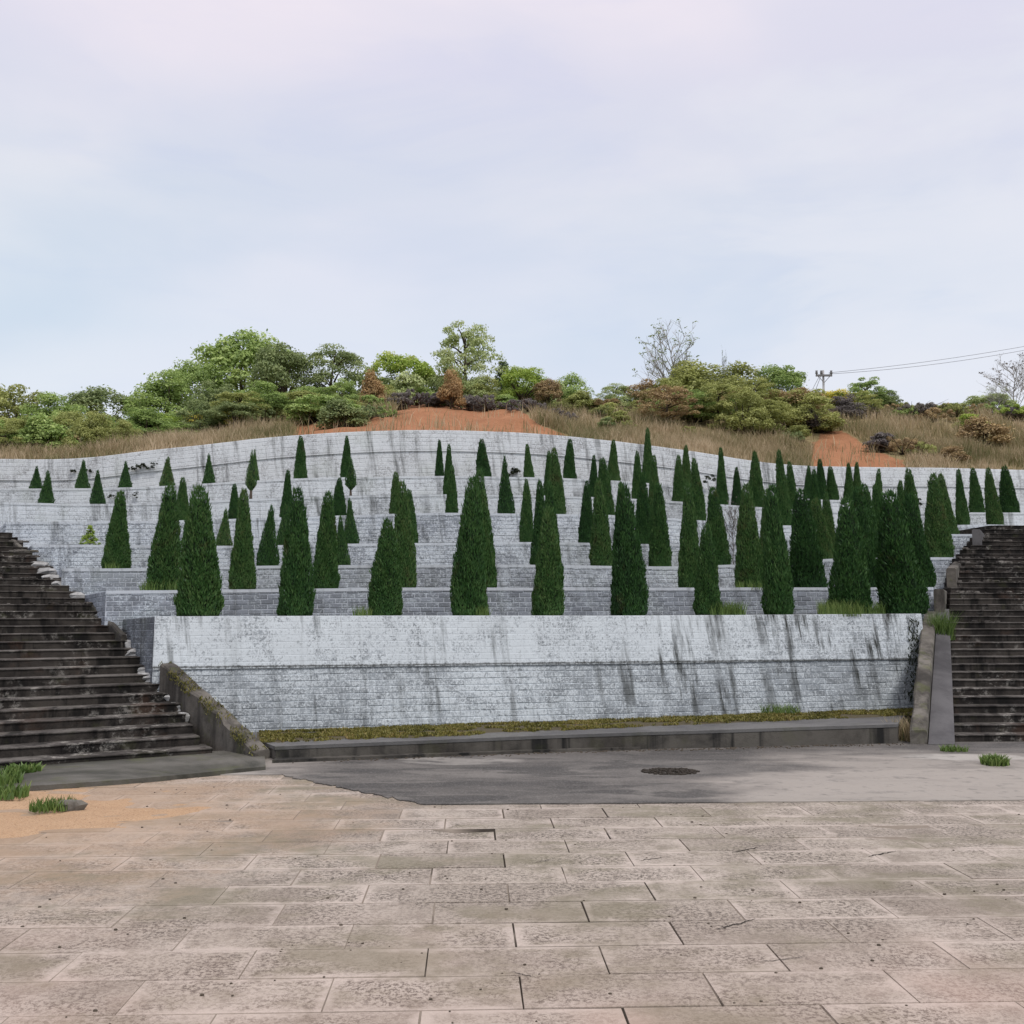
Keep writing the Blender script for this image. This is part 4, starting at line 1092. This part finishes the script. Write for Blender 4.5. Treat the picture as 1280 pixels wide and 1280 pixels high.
T = 'tree'
HT = [  # kind, px, top, width, metres behind wall, colour, label
    ('dome', -30, 478, 120, 13, 'olive', 'olive green bushy tree on the hill at the far edge beyond the broad stairs'),
    ('dome', 18, 484, 95, 11, 'olive', 'yellowish olive tree in the low hilltop clump above the broad stairs'),
    ('dome', 68, 492, 75, 9, 'green', 'dull green rounded shrubby tree just under the flat-topped dark tree'),
    ('umbrella', 122, 483, 105, 15, 'dark', 'dark flat-topped spreading tree with gaps under its crown, lone on the low slope'),
    ('dome', 207, 462, 85, 13, 'green', 'mid green tree on the outer shoulder of the big hilltop clump'),
    ('round', 245, 452, 70, 15, 'green', 'green tree between the shoulder tree and the highest domed tree'),
    ('round', 303, 418, 112, 17, 'green', 'largest domed tree, the highest crown of the dense hilltop clump'),
    ('round', 350, 428, 72, 15, 'dark', 'dark green domed tree leaning against the largest domed tree'),
    ('dome', 268, 478, 70, 11, 'dark', 'dark lower crown below the largest domed tree'),
    ('dome', 330, 478, 70, 10, 'green', 'low green crown in front of the dark domed tree'),
    ('dome', 385, 482, 70, 11, 'green', 'bushy green tree filling the foot of the hilltop clump above the red bank'),
    ('tall', 416, 433, 80, 15, 'dark', 'dark open-crowned tree with bare trunks beside the umbrella-shaped tree'),
    ('dome', 428, 474, 45, 11, 'green', 'small dense green tree beneath the dark open-crowned tree'),
    ('umbrella', 500, 441, 88, 16, 'bright', 'umbrella-shaped bright green tree with a thin visible trunk above the red soil'),
    ('dome', 518, 468, 60, 17, 'pale', 'pale green low crown under the umbrella-shaped tree'),
    ('tall', 580, 407, 84, 15, 'pale', 'tallest airy pale-leaved tree standing over the orange shrub'),
    ('pine', 629, 452, 46, 15, 'pine', 'dark pointed conifer next to the tallest airy tree'),
    ('round', 655, 458, 62, 13, 'bright', 'vivid yellow-green round tree beside the dark conifer'),
    ('round', 684, 474, 34, 12, 'brown', 'brownish thin-leaved tree against the vivid yellow-green one'),
    ('bush', 727, 489, 42, 11, 'olive', 'olive shrubby tree alone in the dip of the skyline'),
    ('tall', 771, 480, 46, 12, 'pale', 'pale fresh-leaved small tree in the skyline dip before the bare tree'),
    ('bush', 800, 488, 30, 13, 'dark', 'little dark tree between the pale small tree and the bare tree'),
    ('dome', 862, 450, 105, 14, 'olive', 'wide olive dome at the foot of the leafless tree'),
    ('dome', 833, 475, 65, 11, 'olive', 'low grey-olive dome in front of the leafless tree trunk'),
    ('dome', 920, 457, 90, 14, 'olive', 'olive crown in the middle of the long thicket under the thin spikes'),
    ('round', 977, 456, 66, 13, 'green', 'rounded light green tree at the end of the thicket nearest the utility pole'),
    ('dome', 985, 490, 50, 10, 'green', 'small bluish green tree below the rounded light green one'),
    ('round', 1046, 487, 50, 12, 'yellow', 'yellow-orange bushy tree below the utility pole'),
    ('tall', 1086, 473, 52, 13, 'green', 'small upright green tree just past the utility pole'),
    ('bush', 1110, 490, 34, 14, 'dark', 'small dark green tree trailing from the upright one past the pole'),
    ('bush', 1216, 517, 50, 7, 'bright', 'bright yellow-green bush in the dry grass below the pale leafless tree'),
    ('round', 1270, 505, 70, 10, 'bright', 'green bushy tree at the far edge under the purple twigs'),
    ('round', 1238, 492, 60, 14, 'pale', 'grey-green tree mixed among pale twigs near the far edge'),
]
for kd, px, pt, wp, s_, cl_, lab in HT:
    nm = {'pine': 'pine_tree', 'bush': 'leafy_shrub'}.get(kd, 'hill_tree')
    plant(kd, px, pt, wp, s_, cl_, nm, lab, 'shrub' if kd == 'bush' else T)
plant('bare', 842, 402, 90, 15, 'dark', 'bare_tree', 'slender leafless tree with fine upright twigs above the olive thicket', T, None, M_barkpale)
plant('bare', 1272, 440, 70, 15, 'purple', 'bare_tree', 'leafless purple-twigged tree at the far edge below the wires', T, None, M_barkpale)
plant('bare', 1252, 480, 40, 12, 'pale', 'bare_tree', 'low pale leafless tree on the slope beside the grey-green tree', T, None, M_barkpale)
plant('bush', 466, 463, 29, 9.5, 'orange', 'orange_shrub', 'orange-brown upright shrub beside the umbrella-shaped tree', 'shrub')
plant('bush', 563, 462, 29, 9.5, 'orange', 'orange_shrub', 'orange upright shrub in front of the tallest airy tree', 'shrub')
for i, (px, pt, wp, s_) in enumerate(((240, 514, 30, 7), (282, 514, 28, 7), (292, 519, 24, 6), (196, 517, 50, 6.5))):
    plant('bush', px, pt, wp, s_, 'yellow' if i < 3 else 'bright', 'yellow_shrub', ['yellow rounded shrub nearest the bright green one on the grassy slope', 'yellow shrub with the taller top in the grass below the domed tree', 'small low yellow shrub nearest the dry grass edge', 'bright green shrub standing at the foot of the hilltop clump'][i], 'shrub')
for px, pt, wp, s_ in ((495, 489, 50, 10), (520, 487, 52, 10.5), (545, 489, 44, 10.5), (585, 492, 46, 10.5), (607, 494, 52, 10), (660, 505, 60, 9), (690, 512, 46, 8), (708, 515, 40, 7), (640, 500, 44, 10)):
    plant('bush', px, pt, wp, s_, 'purple', 'dark_bush', 'dark purplish low bush along the top of the bare red bank', 'bush', 'dark bushes edging the red bank', hmin=.35)
SCRUB_UP = 9
for px, pt, wp, s_ in ((1005, 520, 40, 8), (1030, 523, 44, 8), (1128, 553, 66, 3.5), (1100, 550, 44, 4), (1152, 560, 50, 3), (1170, 518, 60, 9), (1140, 512, 50, 11), (1195, 514, 50, 10), (1232, 530, 60, 5), (1190, 566, 34, 2)):
    plant('bush', px, pt - SCRUB_UP, wp, s_, random.choice(['purple', 'olive', 'brown', 'olive']), 'scrub_bush', 'dull purple-brown scrub in the dry grass between the red gully and the far edge', 'bush', 'scrub on the slope past the red gully', hmin=.35)
for px, pt, wp, s_, cl_ in ((440, 500, 40, 6, 'green'), (462, 505, 46, 5.5, 'dark'), (482, 507, 34, 6, 'green'), (420, 505, 36, 6.5, 'olive'), (345, 505, 44, 7, 'olive'), (375, 503, 40, 8, 'green')):
    plant('bush', px, pt, wp, s_, cl_, 'green_bush', 'green tangled bush above the near end of the bare red bank', 'bush', 'bushes on the near shoulder of the red bank', hmin=.4)
for px, pt, wp, s_, cl_ in ((600, 495, 40, 12, 'olive'), (622, 490, 44, 12, 'olive'), (636, 492, 36, 11.5, 'green'), (560, 492, 36, 11, 'green')):
    plant('bush', px, pt, wp, s_, cl_, 'green_bush', 'olive bush behind the dark purplish bushes of the red bank', 'bush', 'bushes behind the red bank', hmin=.4)
for i in range(30):
    px = random.uniform(735, 1000); s_ = random.uniform(5, 12.5); b_ = hill(px, s_); py = proj(b_)[1]
    plant('bush', px, py - random.uniform(9, 20), random.uniform(26, 52), s_, random.choice(['olive', 'olive', 'brown', 'dark', 'olive']), 'scrub_bush', 'olive-brown scrub bush on the slope below the long olive thicket', 'bush', 'scrub under the long thicket', hmin=.35)
for i in range(22):
    px = random.uniform(-40, 175); s_ = random.uniform(5, 12); b_ = hill(px, s_); py = proj(b_)[1]
    plant('bush', px, py - random.uniform(12, 28), random.uniform(28, 55), s_, random.choice(['olive', 'green', 'olive', 'yellow', 'brown']), 'scrub_bush', 'mixed green and ochre scrub on the low slope above the broad stairs', 'bush', 'scrub on the low slope', hmin=.35)
for i in range(14):
    px = random.uniform(1040, 1300); s_ = random.uniform(9.5, 13); b_ = hill(px, s_); py = proj(b_)[1]
    plant('twiggy' if i % 3 == 0 else 'bush', px, py - random.uniform(8, 18), random.uniform(26, 46), s_, random.choice(['brown', 'purple', 'brown', 'olive']), 'scrub_bush', 'brownish brush along the skyline past the utility pole', 'bush', 'skyline brush past the pole', hmin=.35)
for i, (px, pt, w_) in enumerate(((907, 431, 5), (925, 449, 4), (918, 451, 4))):
    plant('bare', px, pt, w_ * 2.2, 14.5, 'dark', 'thin_sapling', 'thin bare spike of a sapling poking out of the olive thicket', 'sapling', 'bare spikes over the thicket')

# understory that closes the foot of the woods
UND = [('trees behind the red bank', [(px + random.uniform(-5, 5), random.uniform(466, 486), random.uniform(46, 64), random.uniform(13, 17), random.choice(['green', 'pale', 'olive', 'green', 'dark'])) for px in range(455, 720, 17)]),
       ('bushes of the skyline dip', [(px + random.uniform(-5, 5), random.uniform(494, 508), random.uniform(34, 52), random.uniform(10.5, 13), random.choice(['olive', 'brown', 'pale', 'olive', 'purple'])) for px in range(705, 825, 13)]),
       ('bushes round the pole', [(px + random.uniform(-5, 5), random.uniform(488, 508), random.uniform(36, 54), random.uniform(10.5, 14), random.choice(['olive', 'green', 'dark', 'olive', 'purple'])) for px in range(1000, 1125, 12)]),
       ('bushes of the far skyline', [(px + random.uniform(-5, 5), random.uniform(503, 514), random.uniform(40, 60), random.uniform(10, 13), random.choice(['olive', 'brown', 'purple', 'green', 'brown'])) for px in range(1120, 1330, 14)]),
       ('understory of the dense clump', [(px + random.uniform(-6, 6), random.uniform(488, 522) + (8 if px < 230 else 0), random.uniform(40, 78), random.uniform(4, 10), random.choice(['green', 'dark', 'olive', 'green', 'dark', 'green', 'olive'])) for px in range(172, 480, 11)]),
       ('understory of the long thicket', [(px + random.uniform(-5, 5), random.uniform(472, 506), random.uniform(50, 82), random.uniform(6, 12), random.choice(['olive', 'olive', 'olive', 'green', 'dark', 'brown'])) for px in range(815, 1015, 8)]),
       ('understory of the low slope', [(px + random.uniform(-5, 5), random.uniform(510, 538), random.uniform(40, 66), random.uniform(3, 9), random.choice(['olive', 'green', 'olive', 'olive', 'green', 'olive', 'dark'])) for px in range(-60, 172, 9)])]
for grp, lst in UND:
    for px, pt, wp, s_, cl_ in lst:
        plant(random.choice(['bush', 'dome', 'dome', 'round', 'tall']), px, pt, wp, s_, cl_, 'understory_shrub', 'shrub', 'shrub', grp, hmin=.5)
WORDS = {'green': 'mid green', 'dark': 'dark green', 'olive': 'olive', 'yellow': 'yellowish', 'brown': 'brownish', 'purple': 'dull purple', 'bright': 'bright green'}
UNITS = ORD[:19]; TENS = {2: 'twent', 3: 'thirt'}


def ordinal(i): return UNITS[i] if i < 19 else (TENS[(i + 1) // 10] + 'ieth' if (i + 1) % 10 == 0 else TENS[(i + 1) // 10] + 'y-' + UNITS[(i + 1) % 10 - 1])


NAMING = {'trees behind the red bank': ('bushy tree behind the red bank', 'the orange-brown shrub'), 'bushes of the skyline dip': ('bush in the skyline dip', 'the yellow-green tree'), 'bushes round the pole': ('bush around the utility pole', 'the long thicket'),
          'bushes of the far skyline': ('bush on the far skyline', 'the utility pole'), 'understory of the dense clump': ('shrub under the dense domed trees', 'the low flat-topped tree'), 'understory of the long thicket': ('shrub in the long thicket', 'the leafless tree'),
          'understory of the low slope': ('shrub under the low trees', 'the outermost tree'), 'scrub under the long thicket': ('scrub bush below the long thicket', 'the red bank'),
          'bushes on the near shoulder of the red bank': ('bush on the shoulder of the red bank', 'the domed trees'), 'scrub on the slope past the red gully': ('scrub around the red gully', 'the utility pole'),
          'scrub on the low slope': ('scrub on the low grassy slope', 'the outermost tree'), 'skyline brush past the pole': ('skyline brush beyond the pole', 'the utility pole'),
          'dark bushes edging the red bank': ('low bush edging the red bank', 'the umbrella-shaped tree'), 'bushes behind the red bank': ('bush behind the red bank', 'the tallest airy tree'), 'bare spikes over the thicket': ('bare sapling spike over the thicket', 'the leafless tree')}
byg = {}
for o in list(C.objects):
    if o.parent is None and o.get('group') in NAMING: byg.setdefault(o['group'], []).append(o)
for g_, lst in byg.items():
    lst.sort(key=lambda o: o.location.x / o.location.y); what, ref = NAMING[g_]
    for i, o in enumerate(lst):
        o['label'] = f"{WORDS.get(o.get('tint'), 'thin')} {what}, {ordinal(i)} from {ref}"
        if 'tint' in o: del o['tint']

pts = []; hh = []; rr_ = []
while len(pts) < 85000:
    px = random.uniform(-160, 1440); s_ = random.uniform(.05, 13.5) if random.random() < .7 else random.uniform(.05, 5)
    q = hill(px, s_)
    if any(abs(q.x - X) < r_ and -r_ - .9 < q.y - Y < r_ for X, Y, r_ in PLANTED) and random.random() < .93: continue
    red = in_red(q) and random.random() < (.99 if nz(q.x * 1.1, q.y * 1.1, 21) < .15 else .93)
    if red: continue
    dn = nz(q.x * .5, q.y * .5, 7) + .45 * nz(q.x * 1.7, q.y * 1.7, 8)
    if dn < -.45 and random.random() < .6: continue
    pts.append(q); hh.append(random.uniform(.22, .62) * (1 + .5 * dn) * (.6 if s_ < .5 else 1))
    rr_.append(min(1, max(0, random.gauss(.52 + .55 * nz(q.x * .25, q.y * .4, 2) + .3 * nz(q.x * 1.1, q.y * 1.3, 3), .2))))
V, F, rn = blades(np.array(pts), np.array(hh), rng.uniform(.012, .03, len(pts)), rng.uniform(.05, .7, len(pts)), np.array(rr_))
tag(link('dry_grass', mesh('dry_grass', V, F, mats=[M_dry], rnd=rn)), kind='stuff')

# ------------------------------------------------------------------ utility pole and wires
M_pole = flat_mat('pole_concrete', (.40, .40, .40), (.3, .3, .3), 4); M_iron = flat_mat('pole_iron', (.20, .20, .21), (.12, .12, .12), 8); M_wire = flat_mat('wire', (.16, .16, .18), None, 3)


def pole(base, topz, label):
    root = empty('utility_pole', base, label, 'utility pole', None); h = topz - base.z
    b = MB(); b.tube([(0, 0, -.3), (0, 0, h)], [.10, .065], 8); link('shaft', b.mesh('shaft', [M_pole], True), None, root)
    b = MB()
    vs = [(sx * .5, sy * .045 - .14, h - .35 + sz * .06) for sx in (-1, 1) for sy in (-1, 1) for sz in (-1, 1)]
    b.add(vs, [[0, 1, 3, 2], [4, 6, 7, 5], [0, 4, 5, 1], [2, 3, 7, 6], [0, 2, 6, 4], [1, 5, 7, 3]])
    b.tube([(-.36, -.14, h - .4), (0, -.14, h - .8)], [.02, .02], 5); b.tube([(.36, -.14, h - .4), (0, -.14, h - .8)], [.02, .02], 5)
    link('crossarm', b.mesh('crossarm', [M_iron]), None, root)
    for sx in (-.45, -.16, .45):
        b = MB(); b.tube([(sx, -.14, h - .29), (sx, -.14, h - .22), (sx, -.14, h - .12), (sx, -.14, h - .05)], [.03, .09, .06, .08], 8); link('insulator', b.mesh('insulator', [M_iron], True), None, root)
    return root


pd = 62.0; pb = at(1030, 500, pd); pt_ = at(1030, 463, pd)
pole(Vector((pb.x, pd, pb.z - 3.0)), pt_.z, 'grey utility pole with a short crossarm rising behind the yellow bush on the ridge')
for i, (ya, xe, ye) in enumerate(((466, 1280, 432.5), (467.5, 1280, 437))):
    s0 = at(1036, ya, pd); e0 = at(xe, ye, pd + 3); dv = e0 - s0; e1 = s0 + dv * 2.2
    pth = [s0.lerp(e1, f / 24) - Vector((0, 0, 1.3 * (1 - (2 * f / 24 - 1) ** 2) * (.5 + .25 * i))) for f in range(25)]
    # keep the observed run at the photo's edge: lift by the sag there
    pth = [p + Vector((0, 0, .95 * (.5 + .25 * i) * 1.3 * min(1, (f / 24) * 2.2))) for f, p in enumerate(pth)]
    b = MB(); b.tube(pth, [.012] * 25, 5); o = link('power_line', b.mesh('power_line', [M_wire], True))
    tag(o, ['upper thin power line sagging away from the utility pole', 'lower thin power line sagging away from the utility pole'][i], 'wire')
    if i == 0: far_end = pth[-1]
pole(Vector((far_end.x, far_end.y + .14, far_end.z - 9)), far_end.z + .35, 'second utility pole carrying the far end of the power lines')
for i, (xe, ye) in enumerate(((1006, 497), (1012, 500))):
    b = MB(); b.tube([at(1026, 467 + i * 3, pd), at(xe, ye + 8, pd + 1)], [.014, .014], 4)
    tag(link('stay_wire', b.mesh('stay_wire', [M_wire])), ['upper slanting stay wire anchoring the utility pole', 'lower slanting stay wire anchoring the utility pole'][i], 'wire')


# ------------------------------------------------------------------ tufts, weeds, moss, litter
def tuft(name, pos, rad, h, n, mat, label, cat='grass tuft', lean=.5, wd=.012, group=None, squash=1.0):
    g = rng; a = g.random(n) * 6.283; q = np.sqrt(g.random(n)) * rad
    P = np.stack([q * np.cos(a), q * np.sin(a) * squash, np.zeros(n)], 1)
    V, F, rn = blades(P, g.uniform(.55, 1.0, n) * h, np.full(n, wd) * g.uniform(.7, 1.4, n), g.uniform(.15, lean, n), np.clip(g.normal(.5, .25, n), 0, 1))
    o = link(name, mesh(name, V, F, mats=[mat], rnd=rn)); o.location = pos
    return tag(o, label, cat, group)


def on_terr(k, px, off=.4):
    e = top(k, px); d = D(k, px) + off; return Vector((rdir(px, PY[k](px))[0] * d, d, e.z - .04))


tuft('grass_tuft', on_terr(1, 908, .33), .34, .34, 500, M_weed, 'bright green grass tuft at the foot of the shortest cypress on the lowest terrace')
tuft('grass_tuft', on_terr(1, 1050, .33), .42, .36, 600, M_weed, 'wide bright grass tuft before the broad cypress nearest the grey ramp stairs')
tuft('grass_tuft', on_terr(1, 1082, .35), .36, .32, 400, M_weed, 'bright grass tuft adjoining the wide one on the lowest terrace ledge')
tuft('grass_tuft', on_terr(1, 602, .3), .14, .26, 120, M_weed, 'small grass sprig beside the tallest middle cypress on the lowest terrace')
tuft('grass_tuft', on_terr(1, 453, .3), .16, .24, 110, M_weed, 'thin pale grass sprig beside the short cypress on the lowest terrace')
tuft('grass_tuft', on_terr(2, 190, .3), .22, .3, 160, M_weed, 'thin grass at the foot of the outermost cypress on the second terrace')
tuft('grass_tuft', on_terr(2, 222, .3), .22, .3, 180, M_weed, 'grass tuft half hidden between the two outermost lower cypresses')
tuft('grass_tuft', on_terr(2, 940, .3), .36, .24, 320, M_weed, 'bright grass under the broad cypress on the second terrace')
tuft('grass_tuft', on_terr(3, 140, .3), .14, .22, 80, M_weed, 'small yellow-green grass at the foot of the lone outer cypress')
tuft('grass_tuft', at(1178, 792, 19.6) + Vector((0, 0, -.12)), .22, .62, 420, M_weed, 'tall green fern-like tuft growing beside the dark steps at the top of the ramp', 'grass tuft', .7)
tuft('weed_clump', G(1244, 957), .17, .16, 240, M_weed, 'small leafy weed growing from the concrete before the ramp stairs', 'weed', .9, .03)
tuft('weed_clump', G(1192, 940), .2, .12, 120, M_weed, 'flat creeping weed at the foot of the grey ramp', 'weed', 1.0, .02, squash=.6)
tuft('weed_clump', G(28, 970) + Vector((0, 0, .03)), .20, .13, 200, M_weed, 'broad-leaved green weed at the edge of the landing', 'weed', 1.0, .05)
tuft('weed_clump', G(-14, 985) + Vector((0, 0, .03)), .36, .19, 420, M_weed, 'large yellow-green weed patch cut by the photo edge beside the orange earth', 'weed', .7, .03)
tuft('weed_clump', G(10, 1000) + Vector((0, 0, .03)), .2, .16, 150, M_weed, 'low weed at the front of the large weed patch', 'weed', .7, .025)
tuft('weed_clump', G(66, 1014) + Vector((0, 0, .02)), .22, .13, 260, M_weed, 'short grassy weed growing against the loose kerb block', 'weed', .6, .014)
tuft('grass_tuft', Vector((at(975, 886, D(1, 975) - .5).x, D(1, 975) - .5, stz(at(975, 886, D(1, 975) - .5).x, D(1, 975) - .5) + .01)), .34, .22, 260, M_weed, 'fresh green grass patch on the mossy strip below the streaked wall', 'grass tuft', .8, .012)
tuft('grass_tuft', G(1130, 926), .20, .42, 220, M_dry, 'dry straw-coloured grass clump between the end of the platform and the leaning parapet', 'grass tuft', .8, .012)
ys = on_terr(4, 112, .35); root = empty('young_shrub', ys, 'young yellow-green conifer seedling alone on the fourth terrace', 'shrub')
for nm, me, mt in zip(('trunk', 'crown'), PROTO['pine'][0], (M_bark, GREENS['bright'])):
    o = link(nm, me, None, root, Matrix.Diagonal((.42, .42, .50, 1))); o.material_slots[0].link = 'OBJECT'; o.material_slots[0].material = mt
for i, (px, py, r_, lab) in enumerate(((178, 583, .2, 'large dark fern rooted in the highest wall'), (92, 589, .11, 'dark weed in the highest wall next to the first small conical cypresses'), (113, 589, .1, 'dark weed in the highest wall between two small cypresses'),
                                       (162, 585, .1, 'small dark weed beside the large fern in the highest wall'), (191, 582, .11, 'small dark weed on the far side of the large fern'), (140, 620, .1, 'tiny dark weed on a terrace wall below the large fern'), (168, 618, .09, 'tiny dark weed nearest the cypress below the large fern'),
                                       (645, 588, .22, 'straggling dark weed at the foot of the highest wall behind the tall middle cypresses'), (888, 599, .18, 'sparse dark weed on an upper ledge above the narrow cypresses'), (1148, 629, .2, 'dark bushy weed on the top terrace ledge near the ramp stairs'))):
    k = 8 if py < 592 else 7
    d = D(k, px) - .14; g = np.random.default_rng(i); nb = 7
    cen = g.normal(0, 1, (nb, 3)) * np.array([r_ * .55, .03, r_ * .35]); V, F, rn = leaf_cloud(cen, np.full(nb, r_ * .3), 26, r_ * .32, g)
    o = link('wall_weed', mesh('wall_weed', V, F, mats=[M_dark], rnd=rn)); o.location = at(px, py, d); tag(o, lab, 'weed')
# creeper on the end of the front wall
pts = []
for _ in range(420):
    px = 1149 - abs(random.gauss(0, 11)); py = random.uniform(775, 880)
    if abs(px - 1148) > 4 + 14 * (py - 770) / 110 * random.random() + 6: continue
    d = D(1, px) - .13 * (py - 770) / 62 * .95 - random.uniform(.07, .13); pts.append(at(px, py, d))
V, F, rn = blades(np.array(pts), rng.uniform(.03, .10, len(pts)), rng.uniform(.012, .03, len(pts)), rng.uniform(.2, 1.4, len(pts)), np.clip(rng.normal(.4, .2, len(pts)), 0, 1))
tag(link('wall_creeper', mesh('wall_creeper', V, F, mats=[M_dark], rnd=rn)), 'dark creeper climbing the end of the front wall against the leaning parapet', 'creeper')

pts = []
for _ in range(1500):
    f = random.random(); p = A0.lerp(A2, f) if False else (A0.lerp(A1, f * 2) if f < .5 else A1.lerp(A2, f * 2 - 1)); zt = (.13 + (.66 - .13) * f * 2) if f < .5 else (.66 + (1.20 - .66) * (f * 2 - 1))
    if nz(f * 9, 2) < -.1: continue
    k = random.random() ** 2; pts.append(p + wd * .24 * k + Vector((-.02, -.02, zt + random.gauss(0, .012) - (.10 * random.random() if k < .05 else 0))))
V, F, rn = blades(np.array(pts), rng.uniform(.01, .05, len(pts)), rng.uniform(.008, .02, len(pts)), rng.uniform(.2, 1.4, len(pts)), np.clip(rng.normal(.3, .2, len(pts)), 0, 1))
tag(link('parapet_moss', mesh('parapet_moss', V, F, mats=[M_moss], rnd=rn)), kind='stuff')

# dead reddish sapling among the cypresses
sp = on_terr(3, 917, .5)
root = empty('dead_sapling', sp, 'leafless reddish sapling standing between two broad cypresses on the third terrace', 'sapling')
tm, cm = PROTO['bare'][1]; hs = at(916, 622, sp.y).z - sp.z
for nm, me, mt in (('trunk', tm, M_bark), ('crown', cm, GREENS['purple'])):
    o = link(nm, me, None, root, Matrix.Diagonal((hs * .42, hs * .42, hs, 1))); o.material_slots[0].link = 'OBJECT'; o.material_slots[0].material = mt

# moss and low grass along the foot of the front wall
pts = []; hh = []; rr_ = []
def mossw(px):
    df = float(np.interp(px, [345, 430, 520, 610, 700, 800, 900, 1010, 1122], [p.y for p in fr]))
    return max(.3, D(1, px) - .2 - df - (.55 + 1.1 * max(0, (px - 560) / 560)) - .45 * nz(px * .02, 3) - .2 * nz(px * .11, 5))


def MH(px, f):
    bump = max(.15, .55 + .6 * nz(px * .013, 1) + .4 * nz(px * .045, 4))
    return .05 * bump * math.sin(min(1, (1 - f) * 5) * 1.57) * (.25 + .75 * f)


for _ in range(60000):
    px = random.uniform(325, 1142); f = random.random()
    d0 = D(1, px) - .22; edge_ = mossw(px)
    d = d0 - edge_ * f; q = at(px, 900, d)
    if nz(q.x * 1.3, d * 2.2, 12) + .5 * nz(q.x * 5, d * 6, 2) < -.04: continue
    bump = .5 + .5 * nz(px * .013, 1) + .25 * nz(px * .05, f * 2)
    pts.append((q.x, d, stz(q.x, d) + MH(px, f))); hh.append(random.uniform(.015, .045) * (.5 + bump)); rr_.append(min(1, max(0, random.gauss(.45 + .3 * nz(px * .02, 8), .22))))
V, F, rn = blades(np.array(pts), np.array(hh), rng.uniform(.010, .024, len(pts)), rng.uniform(.3, 1.2, len(pts)), np.array(rr_))
tag(link('moss', mesh('moss', V, F, mats=[M_moss], rnd=rn)), kind='stuff')
# the cushion of soil under it
V = []; F = []; N_ = 120
for i in range(N_):
    px = 322 + 822 * i / (N_ - 1); d0 = D(1, px) - .18; bump = .5 + .5 * nz(px * .013, 1)
    for f in (0, .3, .6, .85, 1.0):
        d = d0 - mossw(px) * f; q = at(px, 900, d)
        V.append((q.x, d, stz(q.x, d) - .004 + MH(px, f)))
for i in range(N_ - 1):
    for k in range(4): F.append([i * 5 + k, i * 5 + k + 1, i * 5 + 6 + k, i * 5 + 5 + k])
tag(link('moss_bed', mesh('moss_bed', V, F, True), flat_mat('moss_soil', (.085, .07, .035), (.05, .042, .025), 5)), kind='stuff')

# leaf litter heap on the wet concrete, loose block, pebbles
c0 = G(838, 966); b = MB()
for i in range(260):
    a = random.random() * 6.283; q = math.sqrt(random.random()); p = (c0.x + math.cos(a) * q * .36, c0.y + math.sin(a) * q * .26, .011 + .03 * (1 - q) * random.random())
    vs, fs = rubble(p, random.uniform(.012, .03), random.uniform(.01, .025), random.uniform(.008, .02), i); b.add(vs, fs)
tag(link('leaf_litter', b.mesh('leaf_litter', [flat_mat('litter', (.045, .035, .025), (.02, .018, .015), 20)])), kind='stuff')
b = MB()
for i in range(500):
    px, py = random.uniform(700, 1160), 0; p0 = random.uniform(0, 1); q = fr[int(p0 * 8)].lerp(fr[min(int(p0 * 8) + 1, 8)], p0 * 8 % 1)
    vs, fs = rubble((q.x + random.gauss(0, .1), q.y - abs(random.gauss(0, .10)) - .05, .011), random.uniform(.008, .022), random.uniform(.008, .02), random.uniform(.006, .014), i); b.add(vs, fs)
for i in range(260):
    y_ = random.uniform(3.6, 12); x_ = random.uniform(-.55, .55) * y_; s_ = random.uniform(.003, .009)
    vs, fs = rubble((x_, y_, .0), s_ * 1.5, s_, s_, i + 900); b.add(vs, fs)
tag(link('gravel', b.mesh('gravel', [flat_mat('grit', (.10, .08, .06), (.05, .04, .03), 20)])), kind='stuff')
kb = G(88, 1014); b = MB(); b.prism([(-.16, -.05), (.14, -.06), (.16, .05), (-.15, .06)], 0, .09)
vs, fs = rubble((0, 0, 0), .17, .08, .1, 4); b = MB(); b.add(vs, fs)
o = link('kerb_block', b.mesh('kerb_block', [M_para])); o.location = kb + Vector((0, 0, .015)); tag(o, 'dark broken concrete block lying at the edge of the orange earth', 'block')
